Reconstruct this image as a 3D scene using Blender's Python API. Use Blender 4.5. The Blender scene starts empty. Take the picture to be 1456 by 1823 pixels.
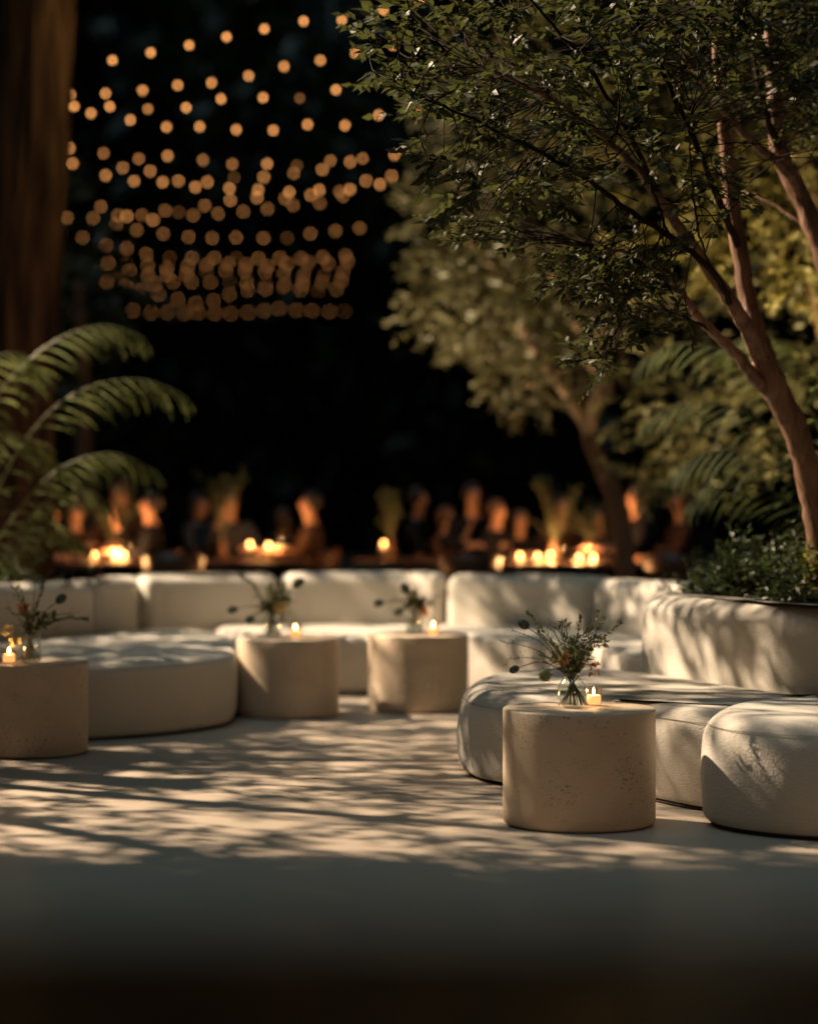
import bpy, bmesh, math, random
from mathutils import Vector as V, Matrix, noise as mnoise
R = math.radians
random.seed(7)
SC = bpy.context.scene
COL = SC.collection

# ------------------------------------------------------------------ camera
FPX, UC, HOR, CAMZ = 4200.0, 728.0, 878.0, 1.3
cam = bpy.data.cameras.new('camera'); co = bpy.data.objects.new('camera', cam); COL.objects.link(co)
co.location = (0, 0, CAMZ); co.rotation_euler = (R(90), 0, 0)
cam.sensor_fit = 'VERTICAL'; cam.sensor_height = 36; cam.lens = FPX / 1823 * 36
cam.shift_y = -(911.5 - HOR) / 1823
cam.clip_start = .1; cam.clip_end = 400
cam.dof.use_dof = True; cam.dof.focus_distance = 9.9; cam.dof.aperture_fstop = .95
SC.camera = co
# ------------------------------------------------------------------ world, moonlight, exposure
W = bpy.data.worlds.new('World'); SC.world = W; W.use_nodes = True
nt = W.node_tree; nt.nodes.clear()
sky = nt.nodes.new('ShaderNodeTexSky'); sky.sky_type = 'NISHITA'; sky.sun_disc = False
sky.sun_elevation = R(72); sky.sun_rotation = R(200)
bg = nt.nodes.new('ShaderNodeBackground'); bg.inputs[1].default_value = .0006
out = nt.nodes.new('ShaderNodeOutputWorld')
nt.links.new(sky.outputs[0], bg.inputs[0]); nt.links.new(bg.outputs[0], out.inputs[0])
sl = bpy.data.lights.new('moonlight', 'SUN'); so = bpy.data.objects.new('moonlight', sl); COL.objects.link(so)
sl.energy = .48; sl.color = (.60, .88, 1.0); sl.angle = R(34)
so.rotation_euler = V((.14, .12, -1)).to_track_quat('-Z', 'Y').to_euler()
SC.view_settings.view_transform = 'Standard'; SC.view_settings.look = 'None'
SC.view_settings.exposure = 0; SC.view_settings.gamma = 1; SC.view_settings.use_curve_mapping = False
SC.render.engine = 'CYCLES'
SC.cycles.use_denoising = True
SC.cycles.sample_clamp_indirect = 4; SC.cycles.max_bounces = 10; SC.cycles.transparent_max_bounces = 16
SC.cycles.caustics_reflective = False; SC.cycles.caustics_refractive = False

def spot(name, loc, aim, power, color, half, blend=.15, rad=.05):
    l = bpy.data.lights.new(name, 'SPOT'); o = bpy.data.objects.new(name, l); COL.objects.link(o)
    l.energy = power; l.color = color; l.spot_size = R(half * 2); l.spot_blend = blend; l.shadow_soft_size = rad
    o.location = loc; o.rotation_euler = (V(aim) - V(loc)).to_track_quat('-Z', 'Y').to_euler()
    return o
KEY = V((-9, 16, 9.5))
spot('key_spot', KEY, (.2, 12.3, 0), 31000, (1, .77, .54), 20.5, .1, .042)
spot('fill_spot', (3.6, -.5, .75), (.1, 13, 1.25), 230, (1, .54, .24), 8.5, .4, .12)  # warm fill lamp added behind the viewer to brighten camera-facing sides
spot('grove_spot', (-1.3, 17.2, .12), (.45, 18.8, 4.2), 2000, (1, .76, .44), 34, .9, .05)
spot('hedge_spot', (2.9, 14.5, .15), (2.3, 15.8, 3.5), 1400, (1, .74, .30), 52, .6, .05)

# ------------------------------------------------------------------ helpers
def P(u, v, d):                       # photo pixel at distance d -> world point
    return V(((u - UC) / FPX * d, d, CAMZ - (v - HOR) / FPX * d))

class MB:
    def __init__(s): s.v = []; s.f = []; s.mi = []
    def quad_tube(s, pts, rad, n=6, cap=True):
        pts = [V(p) for p in pts]
        m = len(pts); base = len(s.v); up = None
        for i, p in enumerate(pts):
            t = (pts[min(i + 1, m - 1)] - pts[max(i - 1, 0)]).normalized()
            if up is None:
                up = t.orthogonal().normalized()
            up = (up - t * up.dot(t)).normalized(); side = t.cross(up)
            r = rad[i] if hasattr(rad, '__len__') else rad
            for k in range(n):
                a = 2 * math.pi * k / n
                s.v.append(p + (up * math.cos(a) + side * math.sin(a)) * r)
        for i in range(m - 1):
            for k in range(n):
                k2 = (k + 1) % n
                s.f.append((base + i * n + k, base + i * n + k2, base + (i + 1) * n + k2, base + (i + 1) * n + k))
        if cap:
            s.f.append(tuple(base + k for k in range(n))[::-1])
            s.f.append(tuple(base + (m - 1) * n + k for k in range(n)))
    def lathe(s, prof, n=32, c=(0, 0, 0), close_top=True, close_bot=True):
        base = len(s.v); c = V(c); m = len(prof)
        for r, z in prof:
            for k in range(n):
                a = 2 * math.pi * k / n
                s.v.append(c + V((r * math.cos(a), r * math.sin(a), z)))
        for i in range(m - 1):
            for k in range(n):
                k2 = (k + 1) % n
                s.f.append((base + i * n + k, base + i * n + k2, base + (i + 1) * n + k2, base + (i + 1) * n + k))
        if close_bot: s.f.append(tuple(base + k for k in range(n))[::-1])
        if close_top: s.f.append(tuple(base + (m - 1) * n + k for k in range(n)))
    def leaf(s, b, d, up, L, w, fold=.25, bend=.15):
        d = d.normalized(); side = d.cross(up)
        if side.length < 1e-4: side = d.orthogonal()
        side.normalize(); up = side.cross(d)
        i = len(s.v); h = w * .5
        s.v += [b, b + d * L * .45 - up * h * fold, b + d * L * .42 + side * h, b + d * L * .42 - side * h, b + d * L - up * L * bend]
        s.f += [(i, i + 2, i + 1), (i + 2, i + 4, i + 1), (i + 1, i + 4, i + 3), (i, i + 1, i + 3)]
    def box(s, a, b):
        i = len(s.v); x0, y0, z0 = a; x1, y1, z1 = b
        s.v += [V(p) for p in ((x0, y0, z0), (x1, y0, z0), (x1, y1, z0), (x0, y1, z0), (x0, y0, z1), (x1, y0, z1), (x1, y1, z1), (x0, y1, z1))]
        s.f += [tuple(i + k for k in q) for q in ((0, 3, 2, 1), (4, 5, 6, 7), (0, 1, 5, 4), (1, 2, 6, 5), (2, 3, 7, 6), (3, 0, 4, 7))]
    def ball(s, c, r, n=10, m=7, sq=(1, 1, 1)):
        c = V(c)
        prof = [(max(1e-4, r * math.sin(math.pi * k / m)), -r * math.cos(math.pi * k / m)) for k in range(m + 1)]
        i0 = len(s.v); s.lathe(prof, n)
        for i in range(i0, len(s.v)):
            p = s.v[i]; s.v[i] = c + V((p.x * sq[0], p.y * sq[1], p.z * sq[2]))
    def mesh(s, name, smooth=True):
        me = bpy.data.meshes.new(name); me.from_pydata([tuple(p) for p in s.v], [], s.f)
        me.polygons.foreach_set('use_smooth', [smooth] * len(me.polygons)); me.update()
        return me

def tag(o, label=None, cat=None, group=None, kind=None):
    if label: o['label'] = label
    if cat: o['category'] = cat
    if group: o['group'] = group
    if kind: o['kind'] = kind
    return o
def thing(name, label, cat, loc=(0, 0, 0), group=None):
    o = bpy.data.objects.new(name, None); COL.objects.link(o); o.location = loc; o.empty_display_size = .1
    return tag(o, label, cat, group)
def obj(name, mb, mat, parent=None, world=True, smooth=True, kind=None, label=None):
    me = mb.mesh(name, smooth) if isinstance(mb, MB) else mb
    if mat and not me.materials: me.materials.append(mat)
    o = bpy.data.objects.new(name, me); COL.objects.link(o)
    if parent:
        o.parent = parent
        if world:                     # mesh is in world coordinates
            loc = V((0, 0, 0)); q = parent
            while q: loc += q.location; q = q.parent
            o.location = -loc
    return tag(o, label=label, kind=kind)
def copy_tree(o, parent=None):
    c = o.copy(); COL.objects.link(c); c.parent = parent
    for ch in list(o.children): copy_tree(ch, c)
    return c
def catmull(pts, per=8, closed=False):
    pts = [V(p) for p in pts]; n = len(pts); outp = []
    for i in range(n if closed else n - 1):
        g = (lambda k: pts[k % n]) if closed else (lambda k: pts[max(0, min(n - 1, k))])
        a, b, c, d = g(i - 1), g(i), g(i + 1), g(i + 2)
        for k in range(per):
            t = k / per
            outp.append(.5 * ((2 * b) + (c - a) * t + (2 * a - 5 * b + 4 * c - d) * t * t + (3 * b - a - 3 * c + d) * t ** 3))
    if not closed: outp.append(pts[-1])
    return outp
def lerp(a, b, t): return a + (b - a) * t
def rnd(a, b): return random.uniform(a, b)
def rdir():
    while True:
        p = V((rnd(-1, 1), rnd(-1, 1), rnd(-1, 1)))
        if .05 < p.length < 1: return p.normalized()

# ------------------------------------------------------------------ materials
def mat(name, color, rough=.6, spec=.5, noise=None, bump=None, var=None, extra=None):
    """noise=(scale,amount,color2) colour mottling; bump=(scale,strength,distance)"""
    m = bpy.data.materials.new(name); m.use_nodes = True; t = m.node_tree; b = t.nodes['Principled BSDF']
    b.inputs['Base Color'].default_value = (*color, 1); b.inputs['Roughness'].default_value = rough
    b.inputs['Specular IOR Level'].default_value = spec
    tc = t.nodes.new('ShaderNodeTexCoord')
    if noise:
        n = t.nodes.new('ShaderNodeTexNoise'); n.inputs['Scale'].default_value = noise[0]; n.inputs['Detail'].default_value = 6
        mp = t.nodes.new('ShaderNodeMapping'); t.links.new(tc.outputs['Object'], mp.inputs[0]); t.links.new(mp.outputs[0], n.inputs['Vector'])
        if len(noise) > 3: mp.inputs['Scale'].default_value = noise[3]
        rp = t.nodes.new('ShaderNodeValToRGB'); t.links.new(n.outputs['Fac'], rp.inputs[0])
        rp.color_ramp.elements[0].position = .5 - noise[1]; rp.color_ramp.elements[1].position = .5 + noise[1]
        rp.color_ramp.elements[0].color = (*noise[2], 1); rp.color_ramp.elements[1].color = (*color, 1)
        t.links.new(rp.outputs[0], b.inputs['Base Color'])
    if bump:
        n2 = t.nodes.new('ShaderNodeTexNoise'); n2.inputs['Scale'].default_value = bump[0]; n2.inputs['Detail'].default_value = 4
        mp2 = t.nodes.new('ShaderNodeMapping'); t.links.new(tc.outputs['Object'], mp2.inputs[0]); t.links.new(mp2.outputs[0], n2.inputs['Vector'])
        if len(bump) > 3: mp2.inputs['Scale'].default_value = bump[3]
        bp = t.nodes.new('ShaderNodeBump'); bp.inputs['Strength'].default_value = bump[1]; bp.inputs['Distance'].default_value = bump[2]
        t.links.new(n2.outputs['Fac'], bp.inputs['Height']); t.links.new(bp.outputs[0], b.inputs['Normal'])
    return m
def leafmat(name, c1, c2, rough=.35, trans=.3):
    m = mat(name, c1, rough, .5, noise=(9, .18, c2)); t = m.node_tree; b = t.nodes['Principled BSDF']
    tr = t.nodes.new('ShaderNodeBsdfTranslucent'); mx = t.nodes.new('ShaderNodeMixShader'); mx.inputs[0].default_value = trans
    tr.inputs[0].default_value = (c1[0] * 1.5, c1[1] * 1.5, c1[2], 1)
    o = t.nodes['Material Output']
    t.links.new(b.outputs[0], mx.inputs[1]); t.links.new(tr.outputs[0], mx.inputs[2]); t.links.new(mx.outputs[0], o.inputs[0])
    return m
def emit(name, c, s):
    m = bpy.data.materials.new(name); m.use_nodes = True; t = m.node_tree; t.nodes.clear()
    e = t.nodes.new('ShaderNodeEmission'); e.inputs[0].default_value = (*c, 1); e.inputs[1].default_value = s
    o = t.nodes.new('ShaderNodeOutputMaterial'); t.links.new(e.outputs[0], o.inputs[0]); return m
def thinglass(name, tint=(1, 1, 1), rough=.02, ior=1.45, rim0=.04, rim1=.45):
    m = bpy.data.materials.new(name); m.use_nodes = True; t = m.node_tree; t.nodes.clear()
    tr = t.nodes.new('ShaderNodeBsdfTransparent'); tr.inputs[0].default_value = (*tint, 1)
    gl = t.nodes.new('ShaderNodeBsdfGlossy'); gl.inputs['Roughness'].default_value = rough
    lw = t.nodes.new('ShaderNodeLayerWeight'); lw.inputs[0].default_value = .35
    fr = t.nodes.new('ShaderNodeMapRange'); fr.inputs[3].default_value = rim0; fr.inputs[4].default_value = rim1
    pw_ = t.nodes.new('ShaderNodeMath'); pw_.operation = 'POWER'; pw_.inputs[1].default_value = 3
    t.links.new(lw.outputs['Facing'], pw_.inputs[0]); t.links.new(pw_.outputs[0], fr.inputs[0])
    mx = t.nodes.new('ShaderNodeMixShader'); o = t.nodes.new('ShaderNodeOutputMaterial')
    t.links.new(fr.outputs[0], mx.inputs[0]); t.links.new(tr.outputs[0], mx.inputs[1]); t.links.new(gl.outputs[0], mx.inputs[2])
    t.links.new(mx.outputs[0], o.inputs[0]); return m

M = {}
def boucle():
    m = mat('boucle', (.58, .54, .465), .92, .2, noise=(3.5, .3, (.53, .49, .42))); t = m.node_tree; b = t.nodes['Principled BSDF']
    tc = t.nodes.new('ShaderNodeTexCoord')
    vo = t.nodes.new('ShaderNodeTexVoronoi'); vo.inputs['Scale'].default_value = 120; t.links.new(tc.outputs['Object'], vo.inputs['Vector'])
    n = t.nodes.new('ShaderNodeTexNoise'); n.inputs['Scale'].default_value = 8; n.inputs['Detail'].default_value = 3; t.links.new(tc.outputs['Object'], n.inputs['Vector'])
    b1 = t.nodes.new('ShaderNodeBump'); b1.inputs['Strength'].default_value = .5; b1.inputs['Distance'].default_value = .004
    b2 = t.nodes.new('ShaderNodeBump'); b2.inputs['Strength'].default_value = .2; b2.inputs['Distance'].default_value = .03
    t.links.new(n.outputs['Fac'], b2.inputs['Height']); t.links.new(vo.outputs['Distance'], b1.inputs['Height'])
    t.links.new(b2.outputs[0], b1.inputs['Normal']); t.links.new(b1.outputs[0], b.inputs['Normal'])
    b.inputs['Sheen Weight'].default_value = .25
    return m
M['boucle'] = boucle()
def limestone():
    m = mat('limestone', (.62, .50, .375), .55, .4, noise=(7, .3, (.53, .42, .30))); t = m.node_tree; b = t.nodes['Principled BSDF']
    src = b.inputs['Base Color'].links[0].from_socket
    tc = t.nodes.new('ShaderNodeTexCoord')
    col = src; hs = None
    for sc, th, sc2, dark in ((38, .19, 4, (.08, .05, .03)), (75, .25, 6, (.15, .09, .055)), (160, .26, 12, (.28, .19, .12))):
        vo = t.nodes.new('ShaderNodeTexVoronoi'); vo.inputs['Scale'].default_value = sc
        mp = t.nodes.new('ShaderNodeMapping'); mp.inputs['Scale'].default_value = (1, 1, 1.6)
        wn = t.nodes.new('ShaderNodeTexNoise'); wn.inputs['Scale'].default_value = sc * .8
        ad = t.nodes.new('ShaderNodeVectorMath'); ad.operation = 'MULTIPLY_ADD'; ad.inputs[1].default_value = (.6 / sc,) * 3
        t.links.new(tc.outputs['Object'], mp.inputs[0]); t.links.new(tc.outputs['Object'], wn.inputs['Vector'])
        t.links.new(wn.outputs['Color'], ad.inputs[0]); t.links.new(mp.outputs[0], ad.inputs[2]); t.links.new(ad.outputs[0], vo.inputs['Vector'])
        n = t.nodes.new('ShaderNodeTexNoise'); n.inputs['Scale'].default_value = sc2; t.links.new(tc.outputs['Object'], n.inputs['Vector'])
        mr = t.nodes.new('ShaderNodeMapRange'); mr.inputs[1].default_value = .38; mr.inputs[2].default_value = .66; mr.inputs[3].default_value = 0; mr.inputs[4].default_value = th
        t.links.new(n.outputs['Fac'], mr.inputs[0])
        lt = t.nodes.new('ShaderNodeMath'); lt.operation = 'LESS_THAN'; t.links.new(vo.outputs['Distance'], lt.inputs[0]); t.links.new(mr.outputs[0], lt.inputs[1])
        mx = t.nodes.new('ShaderNodeMix'); mx.data_type = 'RGBA'; t.links.new(lt.outputs[0], mx.inputs['Factor'])
        t.links.new(col, mx.inputs[6]); mx.inputs[7].default_value = (*dark, 1); col = mx.outputs[2]
        if hs is None: hs = lt.outputs[0]
    t.links.new(col, b.inputs['Base Color'])
    bp = t.nodes.new('ShaderNodeBump'); bp.inputs['Strength'].default_value = .5; bp.inputs['Distance'].default_value = -.004
    t.links.new(hs, bp.inputs['Height']); t.links.new(bp.outputs[0], b.inputs['Normal'])
    return m
M['stone'] = limestone()
M['floor'] = mat('microcement', (.415, .345, .275), .36, .5, noise=(1.3, .3, (.34, .285, .228)), bump=(5, .06, .01))
M['floor'].node_tree.nodes['Principled BSDF'].inputs['Specular IOR Level'].default_value = .18
_t = M['floor'].node_tree; _n = _t.nodes.new('ShaderNodeTexNoise'); _n.inputs['Scale'].default_value = 2.5; _n.inputs['Detail'].default_value = 8
_r = _t.nodes.new('ShaderNodeMapRange'); _r.inputs[3].default_value = .34; _r.inputs[4].default_value = .52
_c = _t.nodes.new('ShaderNodeTexCoord'); _t.links.new(_c.outputs['Object'], _n.inputs['Vector'])
_t.links.new(_n.outputs['Fac'], _r.inputs[0]); _t.links.new(_r.outputs[0], _t.nodes['Principled BSDF'].inputs['Roughness'])
M['grass'] = mat('grass_ground', (.03, .035, .015), .9, .2, noise=(3, .3, (.02, .02, .01)))
M['seam'] = mat('seam_thread', (.30, .265, .21), .9, .1)
M['shadow_base'] = mat('shadow_base_dark', (.03, .025, .02), .7)
M['bark_warm'] = mat('bark_warm', (.27, .15, .09), .55, .35, noise=(22, .2, (.085, .042, .026), (1, 1, .18)), bump=(30, 1, .012, (1, 1, .16)))
M['bark_big'] = mat('bark_big', (.10, .052, .028), .9, .15, noise=(11, .12, (.018, .009, .006), (1, 1, .10)), bump=(16, 1, .05, (1, 1, .1)))
M['bark_grey'] = mat('bark_grey', (.29, .19, .135), .8, .2, noise=(20, .3, (.17, .105, .075), (1, 1, .2)))
M['twig'] = mat('twig', (.022, .014, .009), .95, .08)
M['leaf_focus'] = leafmat('leaf_focus', (.047, .053, .021), (.025, .031, .014), .55, .32)
M['leaf_focus'].node_tree.nodes['Principled BSDF'].inputs['Specular IOR Level'].default_value = .25
M['leaf_warm'] = leafmat('leaf_warm', (.10, .093, .052), (.055, .053, .032), .4, .35)
M['leaf_lime'] = leafmat('leaf_lime', (.16, .16, .04), (.08, .1, .03), .4, .35)
M['leaf_olive'] = leafmat('leaf_olive', (.135, .115, .035), (.08, .075, .028), .5, .35)
M['leaf_dark'] = leafmat('leaf_dark', (.035, .05, .02), (.02, .03, .014), .45, .2)
M['leaf_shrub'] = leafmat('leaf_shrub', (.055, .08, .03), (.028, .043, .019), .42, .25)
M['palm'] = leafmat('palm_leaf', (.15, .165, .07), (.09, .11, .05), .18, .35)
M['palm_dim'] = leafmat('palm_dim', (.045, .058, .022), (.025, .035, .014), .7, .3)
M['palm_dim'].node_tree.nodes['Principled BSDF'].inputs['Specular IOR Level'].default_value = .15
M['rachis'] = mat('palm_rachis', (.12, .12, .05), .4)
M['soil'] = mat('soil', (.03, .02, .012), .95, .1, noise=(30, .3, (.015, .01, .006)))
M['glass'] = mat('vase_glass', (.95, .97, .96), 0, .5); _b = M['glass'].node_tree.nodes['Principled BSDF']
_b.inputs['Transmission Weight'].default_value = 1; _b.inputs['IOR'].default_value = 1.45
M['clear_glass'] = thinglass('clear_vase_glass', (.93, .96, .95), .06, 1.5, .08, .9)
M['votive'] = thinglass('votive_glass', (1, .95, .88), .08, 1.5, .05, .6)
M['wax'] = mat('candle_wax', (.9, .72, .48), .5, .3)
_b = M['wax'].node_tree.nodes['Principled BSDF']; _b.inputs['Emission Color'].default_value = (1, .5, .17, 1); _b.inputs['Emission Strength'].default_value = 1.3  # emission stands in for flame light glowing through the wax
M['flame'] = emit('flame', (1, .62, .24), 60)
M['far_flame'] = emit('far_flame', (1, .45, .14), 36)
M['wick'] = mat('wick', (.02, .015, .01), .9)
M['stem'] = mat('flower_stem', (.14, .15, .07), .6)
M['stem_dry'] = mat('dry_stem', (.16, .10, .055), .7)
M['sprig'] = leafmat('sprig_leaf', (.17, .18, .10), (.10, .115, .06), .5, .25)
M['thistle'] = mat('thistle_blue', (.15, .185, .15), .7, .2, noise=(160, .12, (.025, .04, .045)))
M['globe'] = mat('globe_flower', (.42, .46, .24), .8, .2, noise=(160, .15, (.12, .16, .06)))
M['blossom'] = leafmat('dry_blossom', (.50, .26, .10), (.35, .15, .06), .7, .35)
M['cream'] = leafmat('cream_petal', (.62, .52, .30), (.5, .38, .2), .7, .35)
M['cable'] = mat('cable', (.006, .006, .006), .9, .1)
BUL = [emit('bulb_glow_%s' % n, (1, .40, .115), s) for n, s in (('bright', 5.5), ('medium', 3.2), ('faint', 1.2))]
M['wood'] = mat('chair_wood', (.12, .055, .025), .45, .4, noise=(12, .25, (.07, .03, .015), (1, 1, .2)))
M['table_wood'] = mat('table_wood', (.07, .035, .02), .5, .3, noise=(9, .25, (.045, .022, .012), (.2, 1, 1)))
M['skin'] = mat('skin', (.50, .27, .17), .5, .4)
M['skin_dark'] = mat('skin_deep', (.34, .17, .10), .5, .4)
M['hair_dark'] = mat('hair_dark', (.018, .012, .01), .6)
M['hair_brown'] = mat('hair_brown', (.07, .035, .018), .6)
M['cloth_black'] = mat('cloth_black', (.012, .012, .014), .9, .1)
M['cloth_brown'] = mat('cloth_brown', (.05, .026, .016), .9, .1)
M['cloth_white'] = mat('cloth_white', (.62, .58, .52), .9, .1)
M['cloth_grey'] = mat('cloth_grey', (.05, .05, .055), .9, .1)
M['metal'] = mat('lamp_metal', (.02, .02, .02), .4, .5)
M['roof'] = mat('roof_boards', (.02, .016, .012), .8, .2)
M['eye'] = mat('eye', (.03, .02, .015), .2)
M['wine'] = thinglass('wine_glass', (1, .97, .93), .02, 1.45)

# ------------------------------------------------------------------ the setting
def slab(name, x0, y0, x1, y1, z0, z1, m):
    b = MB(); b.box((x0, y0, z0), (x1, y1, z1)); return tag(obj(name, b, M[m], smooth=False), kind='structure')
b = MB(); b.v = [V((-160, -60, -.02)), V((160, -60, -.02)), V((160, 300, -.02)), V((-160, 300, -.02))]; b.f = [(0, 1, 2, 3)]
tag(obj('ground', b, M['grass'], smooth=False), kind='structure')
slab('terrace_floor', -14, -6, 14, 27, -.3, 0, 'floor')

# roof added above the camera, out of view, so its edge shades the near floor
pr = thing('shade_roof', 'flat dark roof on beams added out of view to shade the near floor', 'roof', (0, 0, 3.1))
b = MB(); b.box((-7, -5, 3.12), (7, 6.75, 3.24)); obj('roof_slab', b, M['roof'], pr, smooth=False)
for x in (-6, -3, 0, 3, 6):
    b = MB(); b.box((x - .06, -5, 2.98), (x + .06, 6.6, 3.118)); obj('beam', b, M['roof'], pr, smooth=False)
for x in (-6, 6):
    b = MB(); b.box((x - .09, 6.3, 0), (x + .09, 6.48, 2.978)); obj('post', b, M['roof'], pr, smooth=False)

# dark wood closing the garden behind
def woodland():
    b = MB()
    for i in range(5200):
        x = rnd(-26, 26); y = rnd(50, 60); top = 15 + 3 * math.sin(x * .5) + 2 * math.sin(x * 1.3)
        z = rnd(0, top); c = V((x, y, z))
        for k in range(5): b.leaf(c + rdir() * .5, rdir(), rdir(), rnd(.6, 1.1), rnd(.4, .7))
    for i in range(26):
        x = -26 + 2 * i + rnd(-.7, .7); b.quad_tube([(x, 57, -.05), (x + rnd(-.4, .4), 57, 6), (x + rnd(-1, 1), 57, 14)], [.25, .2, .06], 6)
    tag(obj('woodland', b, M['leaf_dark']), kind='stuff')
woodland()

# ------------------------------------------------------------------ sofas
def soft_block(outline, z0, z1, rt=.09, rb=.035, per=10, wob=.006, dense=True):
    pts = catmull([V((x, y, 0)) for x, y in outline], per, True); n = len(pts)
    area = sum(pts[i].x * pts[(i + 1) % n].y - pts[(i + 1) % n].x * pts[i].y for i in range(n))
    if area < 0: pts.reverse()
    nor = []
    for i in range(n):
        t = (pts[(i + 1) % n] - pts[i - 1]).normalized(); nor.append(V((t.y, -t.x, 0)))
    prof = []
    for k in range(5):
        a = math.pi / 2 * k / 4; prof.append((rb * (1 - math.sin(a)), z0 + rb * (1 - math.cos(a))))
    for k in range(1, 6): prof.append((-.008 * math.sin(math.pi * k / 6), lerp(z0 + rb, z1 - rt, k / 6)))
    for k in range(9):
        a = math.pi / 2 * k / 8; prof.append((rt * (1 - math.cos(a)), z1 - rt + rt * math.sin(a)))
    b = MB()
    for ins, z in prof:
        for i in range(n):
            p = pts[i] - nor[i] * ins; w = mnoise.noise(V((p.x * 3, p.y * 3, z * 3))) * wob
            b.v.append(V((p.x, p.y, z)) + nor[i] * w)
    m = len(prof)
    for j in range(m - 1):
        for i in range(n):
            i2 = (i + 1) % n; b.f.append((j * n + i, j * n + i2, (j + 1) * n + i2, (j + 1) * n + i))
    # slightly crowned top, kept flat enough for concave outlines
    b.f.append(tuple((m - 1) * n + i for i in range(n)))
    b.f.append(tuple(range(n))[::-1])
    seam = [V((pts[i].x, pts[i].y, z1 - rt * .42)) - nor[i] * (rt * .17 - .004) for i in range(n)]
    return b, seam
def seat(parent, outline, z1=.40, **k):
    b, seam = soft_block(outline, .015, z1, **k); s = obj('seat', b, M['boucle'], parent)
    t = MB(); t.quad_tube(seam + [seam[0]], .0017, 4, False); obj('seam', t, M['seam'], s)
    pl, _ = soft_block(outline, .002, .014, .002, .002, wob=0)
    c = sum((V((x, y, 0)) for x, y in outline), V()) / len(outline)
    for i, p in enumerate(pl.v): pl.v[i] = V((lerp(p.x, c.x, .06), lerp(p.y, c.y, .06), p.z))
    obj('shadow_base', pl, M['shadow_base'], s)  # dark strip under the seat, stands in for its shadow line
    return s
def strip_outline(front, thick, endr=.10):
    f = [V((x, y, 0)) for x, y in front]; f = catmull(f, 5); n = len(f); off = []
    for i in range(n):
        t = (f[min(i + 1, n - 1)] - f[max(i - 1, 0)]).normalized(); off.append(V((-t.y, t.x, 0)))
    def pull(a, b, d): return a + (b - a).normalized() * d
    back = [f[i] + off[i] * thick for i in range(n)]
    e = endr
    res = []
    mid = f[2:-2:2]
    res += [pull(f[0], f[-1], e)] + mid + [pull(f[-1], f[0], e)]
    res += [lerp(f[-1], back[-1], .28), lerp(f[-1], back[-1], .72)]
    res += [pull(back[-1], back[0], e)] + back[2:-2:2][::-1] + [pull(back[0], back[-1], e)]
    res += [lerp(f[0], back[0], .72), lerp(f[0], back[0], .28)]
    return [(p.x, p.y) for p in res]
def backrest(parent, front, z1=.74, thick=.32, rt=.09, endr=.05):
    b, seam = soft_block(strip_outline(front, thick, endr), .03, z1, rt=rt, per=4)
    return obj('backrest', b, M['boucle'], parent)

# right sofa
rs = thing('curved_sofa', 'cream boucle curved sofa with rounded lobes behind the nearest stone table', 'sofa', (1.2, 10.8, 0), 'curved cream sofas round the terrace')
seat(rs, [(.235, 11.2), (.285, 10.68), (.47, 10.40), (.8, 10.33), (1.2, 10.36), (1.55, 10.44), (1.86, 10.42), (1.72, 10.8), (1.5, 11.35), (1.26, 11.95), (.98, 12.3), (.6, 12.2), (.33, 11.8)], .40, rt=.14)
seat(rs, [(.8, 10.16), (.98, 9.98), (1.19, 9.63), (1.5, 9.55), (1.9, 9.6), (2.1, 10.0), (1.95, 10.36), (1.5, 10.38), (1.1, 10.33)], .41, rt=.12)
seat(rs, [(1.165, 9.36), (1.20, 9.08), (1.38, 8.87), (1.62, 8.76), (1.95, 8.70), (2.3, 8.85), (2.4, 9.4), (2.1, 9.93), (1.6, 9.97), (1.3, 9.75)], .445, rt=.13)
backrest(rs, [(1.12, 12.1), (1.36, 11.5), (1.64, 10.9), (1.92, 10.36), (2.2, 9.9)], .785, .40, .12, .15)

# sofa along the back
bs = thing('curved_sofa', 'long cream curved sofa in segments along the back of the terrace', 'sofa', (0, 15.6, 0), 'curved cream sofas round the terrace')
back_pts = [(-1.79, 15.93), (-1.35, 16.15), (-.89, 16.3), (-.3, 16.4), (.24, 16.3), (.76, 16.02), (1.19, 15.55), (1.45, 15.1), (1.66, 14.6)]
backrest(bs, [(-1.80, 15.95), (-1.35, 16.17), (-.885, 16.31)], .745)
backrest(bs, [(-.872, 16.31), (-.3, 16.39), (.232, 16.31)], .75)
backrest(bs, [(.245, 16.3), (.76, 16.02), (1.19, 15.565)], .745)
backrest(bs, [(1.20, 15.55), (1.45, 15.1), (1.66, 14.6)], .735)
seat(bs, [(-1.02, 15.12), (-.75, 15.08), (-.3, 15.15), (.0, 15.15), (.06, 15.5), (.08, 16.22), (-.3, 16.36), (-.86, 16.26), (-1.3, 16.1), (-1.25, 15.5)], .395, rt=.08)
seat(bs, [(.07, 15.15), (.4, 15.0), (.8, 14.65), (1.1, 14.1), (1.25, 13.6), (1.5, 13.5), (1.72, 13.9), (1.64, 14.5), (1.42, 15.05), (1.1, 15.6), (.7, 16.0), (.2, 16.25), (.06, 15.7)], .40, rt=.08)

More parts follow.
